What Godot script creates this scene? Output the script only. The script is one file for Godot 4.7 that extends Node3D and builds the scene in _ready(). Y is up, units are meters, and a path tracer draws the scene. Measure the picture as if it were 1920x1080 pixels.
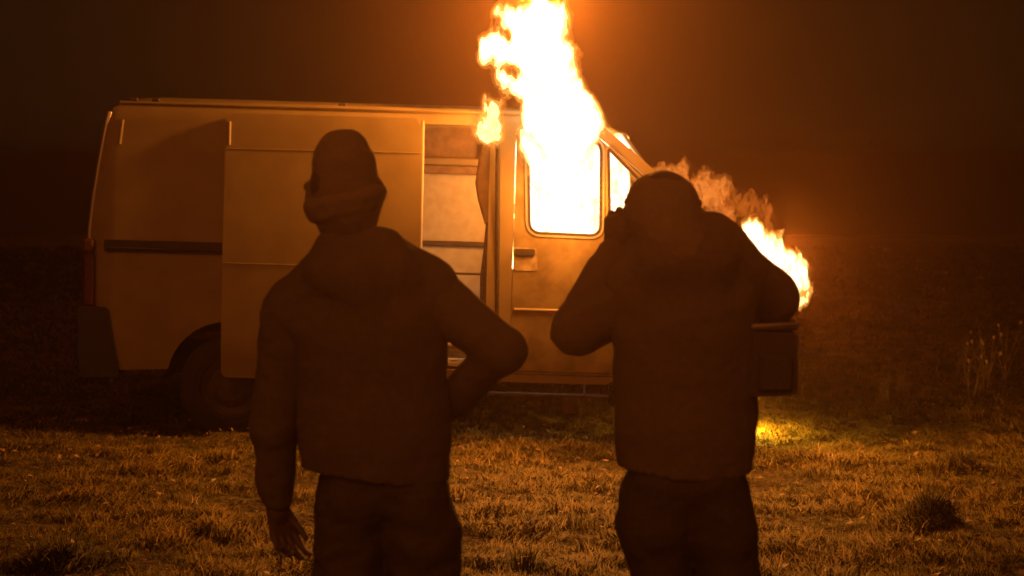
extends Node3D

# ---------------------------------------------------------------- mesh collector
class Shape:
	var v := PackedVector3Array()
	var n := PackedVector3Array()
	var t := PackedInt32Array()

	func vert(p: Vector3, q: Vector3) -> int:
		v.append(p); n.append(q)
		return v.size() - 1

	func face(a: int, b: int, c: int) -> void:   # wound so that its front is on the side of its normals
		var w := n[a] + n[b] + n[c]
		if (v[c] - v[a]).cross(v[b] - v[a]).dot(w) < 0.0:
			t.append(a); t.append(c); t.append(b)
		else:
			t.append(a); t.append(b); t.append(c)

	func flat(pts: Array, hint: Vector3) -> void:
		var q: Vector3 = (pts[2] - pts[0]).cross(pts[1] - pts[0]).normalized()
		if q.dot(hint) < 0.0: q = -q
		var first := v.size()
		for p in pts: vert(p, q)
		for i in range(1, pts.size() - 1): face(first, first + i, first + i + 1)

	func box(at: Vector3, size: Vector3, bevel := 0.004, turn := Basis()) -> void:
		var h := size * 0.5
		var b := minf(bevel, minf(h.x, minf(h.y, h.z)) * 0.9)
		for ax in 3:
			var u := (ax + 1) % 3
			var w := (ax + 2) % 3
			for s in [-1.0, 1.0]:
				var pts := []
				for k in [[-1, -1], [1, -1], [1, 1], [-1, 1]]:
					var p := Vector3.ZERO
					p[ax] = s * h[ax]; p[u] = k[0] * (h[u] - b); p[w] = k[1] * (h[w] - b)
					pts.append(at + turn * p)
				var q := Vector3.ZERO; q[ax] = s
				flat(pts, turn * q)
				for r in [-1.0, 1.0]:
					var e := []
					for k in [-1.0, 1.0]:
						var p1 := Vector3.ZERO
						p1[ax] = s * h[ax]; p1[u] = r * (h[u] - b); p1[w] = k * (h[w] - b)
						var p2 := Vector3.ZERO
						p2[ax] = s * (h[ax] - b); p2[u] = r * h[u]; p2[w] = k * (h[w] - b)
						if k < 0: e.append(p1); e.append(p2)
						else: e.append(p2); e.append(p1)
					var hint := Vector3.ZERO; hint[ax] = s; hint[u] = r
					flat(e.map(func(x): return at + turn * x), turn * hint)
		for sx in [-1.0, 1.0]:
			for sy in [-1.0, 1.0]:
				for sz in [-1.0, 1.0]:
					flat([at + turn * Vector3(sx * h.x, sy * (h.y - b), sz * (h.z - b)), at + turn * Vector3(sx * (h.x - b), sy * h.y, sz * (h.z - b)), at + turn * Vector3(sx * (h.x - b), sy * (h.y - b), sz * h.z)], turn * Vector3(sx, sy, sz))

	func tube(pts: Array, radii: Array, sides := 8, flatten := Vector3.ONE) -> void:   # a swept round bar with closed ends
		var rings := []
		var side := Vector3.ZERO
		for i in pts.size():
			var d: Vector3 = (pts[mini(i + 1, pts.size() - 1)] - pts[maxi(i - 1, 0)]).normalized()
			if side == Vector3.ZERO: side = d.cross(Vector3.UP if absf(d.y) < 0.9 else Vector3.RIGHT).normalized()
			side = (side - d * side.dot(d)).normalized()
			var up := d.cross(side)
			var ring := []
			for k in sides:
				var a := TAU * k / sides
				var q := side * cos(a) + up * sin(a)
				ring.append(vert(pts[i] + q * float(radii[i]) * flatten, (q / flatten).normalized()))
			rings.append(ring)
		for i in pts.size() - 1:
			for k in sides:
				var m := (k + 1) % sides
				face(rings[i][k], rings[i][m], rings[i + 1][m])
				face(rings[i][k], rings[i + 1][m], rings[i + 1][k])
		for e in [0, pts.size() - 1]:
			var d2: Vector3 = (pts[0] - pts[1]) if e == 0 else (pts[e] - pts[e - 1])
			var c := vert(pts[e], d2.normalized())
			var cap := []
			for k in sides: cap.append(vert(v[rings[e][k]], d2.normalized()))
			for k in sides: face(c, cap[k], cap[(k + 1) % sides])

	func lathe(prof: Array, axis_at: Vector3, sides := 36) -> void:   # profile of (radius, z), turned about the z axis
		for i in prof.size() - 1:
			var a: Vector2 = prof[i]
			var b: Vector2 = prof[i + 1]
			var nn := Vector2(-(b.y - a.y), b.x - a.x).normalized()   # (radial, z)
			var rows := [[], []]
			for j in 2:
				var p: Vector2 = [a, b][j]
				for k in sides + 1:
					var g := TAU * k / sides
					var dir := Vector3(cos(g), sin(g), 0)
					rows[j].append(vert(axis_at + dir * p.x + Vector3(0, 0, p.y), dir * -nn.x + Vector3(0, 0, -nn.y)))
			for k in sides:
				face(rows[0][k], rows[0][k + 1], rows[1][k + 1])
				face(rows[0][k], rows[1][k + 1], rows[1][k])

	func prism(poly: PackedVector2Array, frame: Transform3D, depth: float) -> void:   # polygon in the frame's xy plane, made thick along its z
		var idx := Geometry2D.triangulate_polygon(poly)
		for s in [0.5, -0.5]:
			var first := v.size()
			for p in poly: vert(frame * Vector3(p.x, p.y, s * depth), frame.basis.z * signf(s))
			for i in range(0, idx.size(), 3): face(first + idx[i], first + idx[i + 1], first + idx[i + 2])
		var turned := -1.0 if Geometry2D.is_polygon_clockwise(poly) else 1.0
		for i in poly.size():
			var a := poly[i]
			var b := poly[(i + 1) % poly.size()]
			var out := (b - a).orthogonal() * -turned
			flat([frame * Vector3(a.x, a.y, depth * 0.5), frame * Vector3(b.x, b.y, depth * 0.5), frame * Vector3(b.x, b.y, -depth * 0.5), frame * Vector3(a.x, a.y, -depth * 0.5)], frame.basis * Vector3(out.x, out.y, 0))

	func sheet(outline: PackedVector2Array, holes: Array, place: Callable, thick: float, cell := 0.12, middle := Vector3(2.3, 0.9, 0)) -> void:   # a bent panel of even thickness with openings cut through
		var lo := outline[0]
		var hi := outline[0]
		for p in outline:
			lo = lo.min(p); hi = hi.max(p)
		lo -= Vector2(0.00713, 0.00517)
		var nx := int(ceil((hi.x - lo.x) / cell))
		var ny := int(ceil((hi.y - lo.y) / cell))
		for i in nx:
			for j in ny:
				var c := lo + Vector2(i, j) * cell
				var square := PackedVector2Array([c, c + Vector2(cell, 0), c + Vector2(cell, cell), c + Vector2(0, cell)])
				var pieces: Array = Geometry2D.intersect_polygons(square, outline)
				for h in holes:
					var left := []
					for q in pieces: left.append_array(Geometry2D.clip_polygons(q, h))
					pieces = left
				for q in pieces:
					if q.size() < 3: continue
					var idx := Geometry2D.triangulate_polygon(q)
					for s in 2:
						var first := v.size()
						for p in q:
							var m := spot(place, p, middle)
							vert(m[0] - m[1] * thick * s, m[1] * (1.0 - 2.0 * s))
						for k in range(0, idx.size(), 3): face(first + idx[k], first + idx[k + 1], first + idx[k + 2])
		rim(outline, place, thick, cell, false, middle)
		for h in holes: rim(h, place, thick, cell, true, middle)

	func spot(place: Callable, p: Vector2, middle: Vector3) -> Array:
		var o: Vector3 = place.call(p)
		var q: Vector3 = (place.call(p + Vector2(0.004, 0)) - place.call(p - Vector2(0.004, 0))).cross(place.call(p + Vector2(0, 0.004)) - place.call(p - Vector2(0, 0.004))).normalized()
		var m := Vector3(clampf(o.x, 0.8, 3.4), minf(o.y, middle.y), middle.z)
		if q.dot(o - m) < 0.0: q = -q
		return [o, q]

	func rim(loop: PackedVector2Array, place: Callable, thick: float, cell: float, inward: bool, middle: Vector3) -> void:
		var turned := -1.0 if Geometry2D.is_polygon_clockwise(loop) else 1.0
		for i in loop.size():
			var a := loop[i]
			var b := loop[(i + 1) % loop.size()]
			var parts := maxi(1, int(ceil(a.distance_to(b) / cell)))
			var out := (b - a).orthogonal().normalized() * -turned * (-1.0 if inward else 1.0)
			for k in parts:
				var p := a.lerp(b, float(k) / parts)
				var q := a.lerp(b, float(k + 1) / parts)
				var m := spot(place, p, middle)
				var o := spot(place, q, middle)
				var hint: Vector3 = place.call((p + q) * 0.5 + out * 0.01) - place.call((p + q) * 0.5)
				flat([m[0], o[0], o[0] - o[1] * thick, m[0] - m[1] * thick], hint)

	func mesh() -> ArrayMesh:
		var a := []
		a.resize(Mesh.ARRAY_MAX)
		a[Mesh.ARRAY_VERTEX] = v
		a[Mesh.ARRAY_NORMAL] = n
		a[Mesh.ARRAY_INDEX] = t
		var m := ArrayMesh.new()
		m.add_surface_from_arrays(Mesh.PRIMITIVE_TRIANGLES, a)
		return m

# ---------------------------------------------------------------- distance field -> skin (surface nets)
class Field:
	var lo: Vector3
	var cell: float
	var nx: int
	var ny: int
	var nz: int
	var d := PackedFloat32Array()

	func _init(a: Vector3, b: Vector3, size: float) -> void:
		lo = a; cell = size
		nx = int((b.x - a.x) / size) + 2; ny = int((b.y - a.y) / size) + 2; nz = int((b.z - a.z) / size) + 2
		d.resize(nx * ny * nz)
		d.fill(0.3)

	func bone(a: Vector3, b: Vector3, ra: float, rb: float, k := 0.02, deep := 1.0) -> void:   # a tapered capsule, joined by a smooth minimum
		var r := maxf(ra, rb) + k + cell * 3.0 + 0.012
		var pad := Vector3(r, r, r * maxf(1.0, deep))
		var p0 := (a.min(b) - pad - lo) / cell
		var p1 := (a.max(b) + pad - lo) / cell
		var x0 := maxi(0, int(p0.x)); var x1 := mini(nx, int(p1.x) + 2)
		var y0 := maxi(0, int(p0.y)); var y1 := mini(ny, int(p1.y) + 2)
		var z0 := maxi(0, int(p0.z)); var z1 := mini(nz, int(p1.z) + 2)
		var ab := b - a
		ab.z /= deep
		var l2 := maxf(ab.length_squared(), 1e-9)
		var dr := rb - ra
		for z in range(z0, z1):
			var pz := (lo.z + z * cell - a.z) / deep
			for y in range(y0, y1):
				var at := (z * ny + y) * nx
				var py := lo.y + y * cell - a.y
				for x in range(x0, x1):
					var p := Vector3(lo.x + x * cell - a.x, py, pz)
					var t := clampf(p.dot(ab) / l2, 0.0, 1.0)
					var e := (p - ab * t).length() - ra - dr * t
					var o := d[at + x]
					var h := k - absf(o - e)
					d[at + x] = minf(o, e) - (h * h * 0.25 / k if h > 0.0 else 0.0)

	func above(height: Callable) -> void:    # keeps what lies above a hem given over (x, z)
		for z in nz:
			for x in nx:
				var hh: float = height.call(lo.x + x * cell, lo.z + z * cell)
				for y in ny:
					var at := (z * ny + y) * nx + x
					d[at] = maxf(d[at], hh - (lo.y + y * cell))

	func below(height: Callable) -> void:
		for z in nz:
			for x in nx:
				var hh: float = height.call(lo.x + x * cell, lo.z + z * cell)
				for y in ny:
					var at := (z * ny + y) * nx + x
					d[at] = maxf(d[at], lo.y + y * cell - hh)

	func ruffle(noise: FastNoiseLite, amount: Callable, stretch: Vector3, reach := 0.06) -> void:
		for z in nz:
			for y in ny:
				var at := (z * ny + y) * nx
				var amp: float = amount.call(lo.y + y * cell)
				for x in nx:
					var near := 1.0 - absf(d[at + x]) / reach
					if near > 0.0:
						d[at + x] += amp * minf(1.0, near * 2.0) * noise.get_noise_3d((lo.x + x * cell) * stretch.x, (lo.y + y * cell) * stretch.y, (lo.z + z * cell) * stretch.z)

	func skin(g: Shape, level := 0.0) -> void:
		var index := PackedInt32Array()
		index.resize(nx * ny * nz)
		index.fill(-1)
		var sx := 1; var sy := nx; var sz := nx * ny
		for z in nz - 1:
			for y in ny - 1:
				var row := z * sz + y * sy
				for x in nx - 1:
					var i := row + x
					var c0 := d[i] - level
					if c0 > cell * 4.0 or c0 < -cell * 4.0: continue
					var c1 := d[i + 1] - level
					var c2 := d[i + sy] - level
					var c3 := d[i + sy + 1] - level
					var c4 := d[i + sz] - level
					var c5 := d[i + sz + 1] - level
					var c6 := d[i + sz + sy] - level
					var c7 := d[i + sz + sy + 1] - level
					var inside := int(c0 < 0) + int(c1 < 0) + int(c2 < 0) + int(c3 < 0) + int(c4 < 0) + int(c5 < 0) + int(c6 < 0) + int(c7 < 0)
					if inside == 0 or inside == 8: continue
					var s := Vector3.ZERO
					var m := 0
					if (c0 < 0) != (c1 < 0): s += Vector3(c0 / (c0 - c1), 0, 0); m += 1
					if (c2 < 0) != (c3 < 0): s += Vector3(c2 / (c2 - c3), 1, 0); m += 1
					if (c4 < 0) != (c5 < 0): s += Vector3(c4 / (c4 - c5), 0, 1); m += 1
					if (c6 < 0) != (c7 < 0): s += Vector3(c6 / (c6 - c7), 1, 1); m += 1
					if (c0 < 0) != (c2 < 0): s += Vector3(0, c0 / (c0 - c2), 0); m += 1
					if (c1 < 0) != (c3 < 0): s += Vector3(1, c1 / (c1 - c3), 0); m += 1
					if (c4 < 0) != (c6 < 0): s += Vector3(0, c4 / (c4 - c6), 1); m += 1
					if (c5 < 0) != (c7 < 0): s += Vector3(1, c5 / (c5 - c7), 1); m += 1
					if (c0 < 0) != (c4 < 0): s += Vector3(0, 0, c0 / (c0 - c4)); m += 1
					if (c1 < 0) != (c5 < 0): s += Vector3(1, 0, c1 / (c1 - c5)); m += 1
					if (c2 < 0) != (c6 < 0): s += Vector3(0, 1, c2 / (c2 - c6)); m += 1
					if (c3 < 0) != (c7 < 0): s += Vector3(1, 1, c3 / (c3 - c7)); m += 1
					var q := Vector3(c1 + c3 + c5 + c7 - c0 - c2 - c4 - c6, c2 + c3 + c6 + c7 - c0 - c1 - c4 - c5, c4 + c5 + c6 + c7 - c0 - c1 - c2 - c3)
					index[i] = g.vert(lo + (Vector3(x, y, z) + s / m) * cell, q.normalized())
		for z in range(1, nz - 1):
			for y in range(1, ny - 1):
				var row := z * sz + y * sy
				for x in range(1, nx - 1):
					var i := row + x
					if index[i] < 0: continue
					var here := d[i] < level
					if here != (d[i + sx] < level): quad(g, index[i], index[i - sy], index[i - sy - sz], index[i - sz])
					if here != (d[i + sy] < level): quad(g, index[i], index[i - sx], index[i - sx - sz], index[i - sz])
					if here != (d[i + sz] < level): quad(g, index[i], index[i - sx], index[i - sx - sy], index[i - sy])

	func quad(g: Shape, a: int, b: int, c: int, e: int) -> void:
		if a < 0 or b < 0 or c < 0 or e < 0: return
		g.face(a, b, c)
		g.face(a, c, e)

# ---------------------------------------------------------------- naming and placing
var taken := {}
var rng := RandomNumberGenerator.new()

func numbered(called: String) -> String:
	var k: int = taken.get(called, 0)
	taken[called] = k + 1
	return called if k == 0 else "%s_%03d" % [called, k]

func tag(o: Node3D, label: String, category: String, group := "", kind := "") -> void:
	if label: o.set_meta("label", label)
	if category: o.set_meta("category", category)
	if group: o.set_meta("group", group)
	if kind: o.set_meta("kind", kind)

func thing(called: String, label: String, category: String, at := Vector3.ZERO, group := "") -> Node3D:
	var o := Node3D.new()
	o.name = numbered(called)
	add_child(o, true)
	o.position = at
	tag(o, label, category, group)
	return o

func piece(called: String, g: Shape, m: Material, parent: Node3D = self) -> MeshInstance3D:
	var o := MeshInstance3D.new()
	o.name = called if parent != self else numbered(called)
	o.mesh = g.mesh()
	o.material_override = m
	parent.add_child(o, true)
	return o

func again(called: String, source: MeshInstance3D, parent: Node3D, where: Transform3D) -> MeshInstance3D:
	var o: MeshInstance3D = source.duplicate()
	o.name = called
	o.transform = where
	parent.add_child(o, true)
	return o

func lin(r: float, g: float, b: float) -> Color:
	return Color(r, g, b).linear_to_srgb()

func noise(freq: float, octaves := 3, sd := 1) -> FastNoiseLite:
	var f := FastNoiseLite.new()
	f.seed = sd
	f.noise_type = FastNoiseLite.TYPE_SIMPLEX_SMOOTH
	f.frequency = freq
	f.fractal_octaves = octaves
	return f

func clouded(dark: Color, light: Color, freq: float, sd: int, octaves := 5) -> NoiseTexture2D:
	var t := NoiseTexture2D.new()
	t.width = 512; t.height = 512; t.seamless = true
	t.noise = noise(freq, octaves, sd)
	var ramp := Gradient.new()
	ramp.offsets = PackedFloat32Array([0.25, 0.75])
	ramp.colors = PackedColorArray([dark, light])
	t.color_ramp = ramp
	return t

func plain(c: Color, rough := 0.8, metal := 0.0) -> StandardMaterial3D:
	var m := StandardMaterial3D.new()
	m.albedo_color = c
	m.roughness = rough
	m.metallic = metal
	return m

func mottled(dark: Color, light: Color, rough: float, freq: float, scale: float, sd: int, relief := 0.0) -> StandardMaterial3D:
	var m := plain(Color.WHITE, rough)
	m.albedo_texture = clouded(dark, light, freq, sd)
	m.uv1_triplanar = true
	m.uv1_scale = Vector3.ONE * scale
	if relief > 0.0:
		var h := NoiseTexture2D.new()
		h.width = 512; h.height = 512; h.seamless = true
		h.noise = noise(freq * 2.0, 4, sd + 7)
		m.heightmap_enabled = true
		m.heightmap_texture = h
		m.heightmap_scale = relief
	return m

func fire(c: Vector3, strength: float, alpha: float) -> StandardMaterial3D:
	var m := plain(Color(0, 0, 0, alpha), 1.0)
	m.specular_mode = BaseMaterial3D.SPECULAR_DISABLED
	m.transparency = BaseMaterial3D.TRANSPARENCY_ALPHA
	m.emission_enabled = true
	m.emission = lin(c.x, c.y, c.z)
	m.emission_energy_multiplier = strength
	return m

var bumps := noise(0.55, 4, 11)
var fine := noise(2.6, 3, 23)
var tussocks := []      # (x, z, radius, height)

func ground_height(x: float, z: float) -> float:
	var d := -z
	var far := maxf(0.0, d - 36.0)
	var h := bumps.get_noise_2d(x, z) * 0.05 + fine.get_noise_2d(x, z) * 0.036
	h += -0.022 * clampf(x + 1.2, -3.0, 3.5) * clampf((d - 8.0) / 2.5, 0.0, 1.0) * clampf((22.0 - d) / 6.0, 0.0, 1.0)
	for q in tussocks:
		var e: float = Vector2(x - q.x, z - q.y).length_squared() / (q.z * q.z)
		if e < 4.0: h += q.w * exp(-e * 1.6)
	return h - 0.03 * minf(far, 12.0) * far / 12.0 - 0.06 * maxf(0.0, far - 12.0)

# ---------------------------------------------------------------- 
func _ready() -> void:
	rng.seed = 41
	# camera
	var cam := Camera3D.new()
	cam.name = "camera"
	add_child(cam)
	cam.position = Vector3(0, 1.74, 0)
	cam.rotation.x = -atan(232.0 / 3078.0)
	var lens := CameraAttributesPhysical.new()
	lens.frustum_focal_length = 99.75
	lens.frustum_focus_distance = 7.6
	lens.exposure_aperture = 5.8
	lens.frustum_near = 0.05
	lens.frustum_far = 900.0
	cam.attributes = lens
	cam.fov = 19.9
	cam.far = 900.0
	cam.current = true
	# night air: a faint warm sky glow, thin smoke that the fire lights
	var env := Environment.new()
	env.background_mode = Environment.BG_SKY
	var sky_mat := ProceduralSkyMaterial.new()
	sky_mat.sky_top_color = lin(0.006, 0.0028, 0.0009)
	sky_mat.sky_horizon_color = lin(0.015, 0.0055, 0.0012)
	sky_mat.ground_horizon_color = lin(0.015, 0.0055, 0.0012)
	sky_mat.ground_bottom_color = lin(0.006, 0.0028, 0.0009)
	sky_mat.sky_curve = 0.3
	sky_mat.ground_curve = 0.3
	var sky := Sky.new()
	sky.sky_material = sky_mat
	env.sky = sky
	env.tonemap_mode = Environment.TONE_MAPPER_LINEAR
	env.tonemap_exposure = 1.0
	env.sdfgi_enabled = true
	env.ssao_enabled = true
	env.ssil_enabled = true
	env.volumetric_fog_enabled = true
	env.volumetric_fog_density = 0.0052
	env.volumetric_fog_albedo = lin(1.0, 0.56, 0.28)
	env.volumetric_fog_anisotropy = 0.88
	var around := WorldEnvironment.new()
	around.name = "night_air"
	around.environment = env
	add_child(around)
	var fill_light := DirectionalLight3D.new()   # added warm fill from behind the camera, lifts the dark backs
	fill_light.name = "added_fill"
	fill_light.light_color = lin(1.0, 0.24, 0.035)
	fill_light.light_energy = 0.12
	fill_light.light_angular_distance = 60.0
	fill_light.rotation_degrees = Vector3(-29, -12, 0)
	fill_light.shadow_enabled = true
	add_child(fill_light)

	build_ground()
	build_van()
	build_fire()
	build_people()
	build_plants()

# ================================================================ ground and grass
func build_ground() -> void:
	for q in [Vector4(2.023, -7.825, 0.15, 0.10), Vector4(-1.944, -7.012, 0.22, 0.05), Vector4(2.617, -9.487, 0.13, 0.05), Vector4(0.057, -6.956, 0.12, 0.04)]:
		tussocks.append(q)
	var xs := PackedFloat32Array()
	var zs := PackedFloat32Array()
	var k := -160.0
	while k < -7.0: xs.append(k); k += maxf(0.4, -k * 0.09)
	k = -7.0
	while k < 7.0: xs.append(k); k += 0.06
	while k < 160.0: xs.append(k); k += maxf(0.4, k * 0.09)
	k = 12.0
	while k > -5.0: zs.append(k); k -= 0.5
	while k > -13.5: zs.append(k); k -= 0.05
	while k > -420.0: zs.append(k); k -= maxf(0.15, (-k - 12.0) * 0.05)
	var g := Shape.new()
	for z in zs:
		for x in xs:
			var h := ground_height(x, z)
			g.vert(Vector3(x, h, z), Vector3(h - ground_height(x + 0.05, z), 0.05, h - ground_height(x, z + 0.05)).normalized())
	var w := xs.size()
	for j in zs.size() - 1:
		for i in w - 1:
			var a := j * w + i
			g.face(a, a + 1, a + w + 1)
			g.face(a, a + w + 1, a + w)
	var soil := mottled(lin(0.035, 0.022, 0.006), lin(0.12, 0.075, 0.02), 0.95, 0.02, 0.8, 5, 2.0)
	soil.uv1_world_triplanar = true
	tag(piece("ground", g, soil), "", "", "", "structure")
	# grass: tufts of thin blades, short and partly matted
	var tufts := []
	for kind in 4:
		var s := Shape.new()
		for b in 12:
			var a := rng.randf() * TAU
			var lean: float = [rng.randf_range(0.3, 1.4), rng.randf_range(0.7, 1.5), rng.randf_range(1.15, 1.6), rng.randf_range(0.5, 1.5)][kind]
			var l: float = rng.randf_range(0.016, 0.046) * [0.7, 0.9, 1.1, 1.4][kind]
			var out := Vector3(cos(a), 0, sin(a))
			var foot := Vector3(rng.randf_range(-0.03, 0.03), 0, rng.randf_range(-0.03, 0.03))
			var side := Vector3(-out.z, 0, out.x) * rng.randf_range(0.0012, 0.0026)
			var mid := foot + (out * sin(lean * 0.5) + Vector3.UP * cos(lean * 0.5)) * l * 0.55
			var tip := mid + (out * sin(lean) + Vector3.UP * cos(lean)) * l * 0.55
			var q := (Vector3.UP + out * 0.4).normalized()
			var i0 := s.vert(foot - side, q); var i1 := s.vert(foot + side, q)
			var i2 := s.vert(mid + side * 0.8, q); var i3 := s.vert(mid - side * 0.8, q)
			var i4 := s.vert(tip, q)
			s.face(i0, i1, i2); s.face(i0, i2, i3); s.face(i3, i2, i4)
		tufts.append(s.mesh())
	var blade := plain(Color.WHITE, 0.7)
	blade.vertex_color_use_as_albedo = true
	blade.backlight_enabled = true
	blade.backlight = Color(0.5, 0.5, 0.5)
	var patch := noise(0.9, 3, 77)
	var patch2 := noise(3.5, 2, 78)
	var counts := [24000, 42000, 56000, 6000]
	for kind in 4:
		var mm := MultiMesh.new()
		mm.transform_format = MultiMesh.TRANSFORM_3D
		mm.use_colors = true
		mm.mesh = tufts[kind]
		mm.instance_count = counts[kind]
		for i in counts[kind]:
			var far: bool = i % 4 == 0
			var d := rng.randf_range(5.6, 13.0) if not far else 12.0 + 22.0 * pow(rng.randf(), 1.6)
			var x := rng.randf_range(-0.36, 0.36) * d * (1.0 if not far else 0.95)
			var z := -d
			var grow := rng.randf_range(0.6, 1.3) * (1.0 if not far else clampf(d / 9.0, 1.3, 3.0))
			var near := 0.0
			for q in tussocks: near = maxf(near, 1.0 - Vector2(x - q.x, z - q.y).length() / (q.z * 1.5))
			if near > 0.0: grow *= 1.0 + near * 0.9
			var p := patch.get_noise_2d(x, z) + 0.6 * patch2.get_noise_2d(x, z)
			if not far: grow *= clampf(0.95 + 1.1 * p, 0.45, 1.7)
			var b := Basis(Vector3.UP, rng.randf() * TAU) * Basis(Vector3.RIGHT, rng.randf_range(-0.2, 0.2))
			mm.set_instance_transform(i, Transform3D(b.scaled(Vector3.ONE * grow), Vector3(x, ground_height(x, z) - 0.004, z)))
			var dry := clampf(0.6 + 0.6 * p + rng.randf_range(-0.4, 0.4), 0.0, 1.0)
			var c := Color(0.085, 0.095, 0.010).lerp(Color(0.27, 0.182, 0.034), dry)
			if near > 0.2: c = c.lerp(Color(0.05, 0.04, 0.012), 0.6)
			if d > 17.0: c = Color(0.055, 0.045, 0.012).lerp(c, clampf((24.0 - d) / 7.0, 0.1, 1.0))  # far tufts darkened by colour, dimmer light put into the tint
			if rng.randf() < 0.012: c = Color(0.42, 0.33, 0.2)
			var lum := rng.randf_range(0.35, 1.4)
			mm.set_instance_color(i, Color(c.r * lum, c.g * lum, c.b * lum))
		var o := MultiMeshInstance3D.new()
		o.name = numbered("grass")
		o.multimesh = mm
		o.material_override = blade
		tag(o, ["short upright meadow grass round the van", "leaning tufts of meadow grass underfoot", "dry matted grass lying flat on the field", "longer straggling grass blades over the field"][kind], "grass", "", "stuff")
		add_child(o, true)
	# fallen dry leaves
	var lf := Shape.new()
	for i in 1500:
		var d := rng.randf_range(5.8, 11.0)
		var x := rng.randf_range(-0.34, 0.34) * d
		var at := Vector3(x, ground_height(x, -d) + rng.randf_range(0.012, 0.04), -d)
		var b := Basis(Vector3.UP, rng.randf() * TAU) * Basis(Vector3.RIGHT, rng.randf_range(-0.6, 0.6)) * Basis(Vector3.FORWARD, rng.randf_range(-0.6, 0.6))
		var l := rng.randf_range(0.008, 0.028)
		lf.flat([at - b.x * l, at + b.z * l * 0.45 + b.y * l * 0.2, at + b.x * l, at - b.z * l * 0.45 + b.y * l * 0.2], b.y)
	tag(piece("fallen_leaves", lf, plain(lin(0.3, 0.2, 0.09), 0.6)), "scattered dry fallen leaves lying on the grass", "leaves", "", "stuff")

# ================================================================ the van
const NEAR := 1.0

func half_width(x: float, y: float) -> float:
	var w := 1.0
	if y < 0.7: w -= 0.05 * pow((0.7 - y) / 0.4, 2.0)
	if y > 1.1: w -= 0.06 * pow((y - 1.1) / 0.95, 1.5)
	if y > 2.0: w -= 0.9 * pow(y - 2.0, 1.5)
	if x > 3.3: w -= 0.13 * pow((x - 3.3) / 1.4, 2.0)
	if x < 0.15: w -= 0.07 * pow((0.15 - x) / 0.2, 2.0)
	return w

func near_side(p: Vector2) -> Vector3:
	return Vector3(p.x, p.y, half_width(p.x, p.y))

func far_side(p: Vector2) -> Vector3:
	return Vector3(p.x, p.y, -half_width(p.x, p.y))

func arc(c: Vector2, r: float, a0: float, a1: float, steps := 18) -> PackedVector2Array:
	var o := PackedVector2Array()
	for i in steps + 1:
		var a := deg_to_rad(lerpf(a0, a1, float(i) / steps))
		o.append(c + Vector2(cos(a), sin(a)) * r)
	return o

func rounded(poly: Array, r: float, steps := 5) -> PackedVector2Array:
	var o := PackedVector2Array()
	for i in poly.size():
		var p: Vector2 = poly[i]
		var a: Vector2 = (poly[i - 1] - p)
		var b: Vector2 = (poly[(i + 1) % poly.size()] - p)
		var k := minf(r, minf(a.length(), b.length()) * 0.45)
		var s := p + a.normalized() * k
		var e := p + b.normalized() * k
		for j in steps + 1:
			var t := float(j) / steps
			o.append(s.lerp(p, t).lerp(p.lerp(e, t), t))
	return o

func outset(poly: PackedVector2Array, by: float) -> PackedVector2Array:
	return Geometry2D.offset_polygon(poly, by, Geometry2D.JOIN_ROUND)[0]

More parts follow.
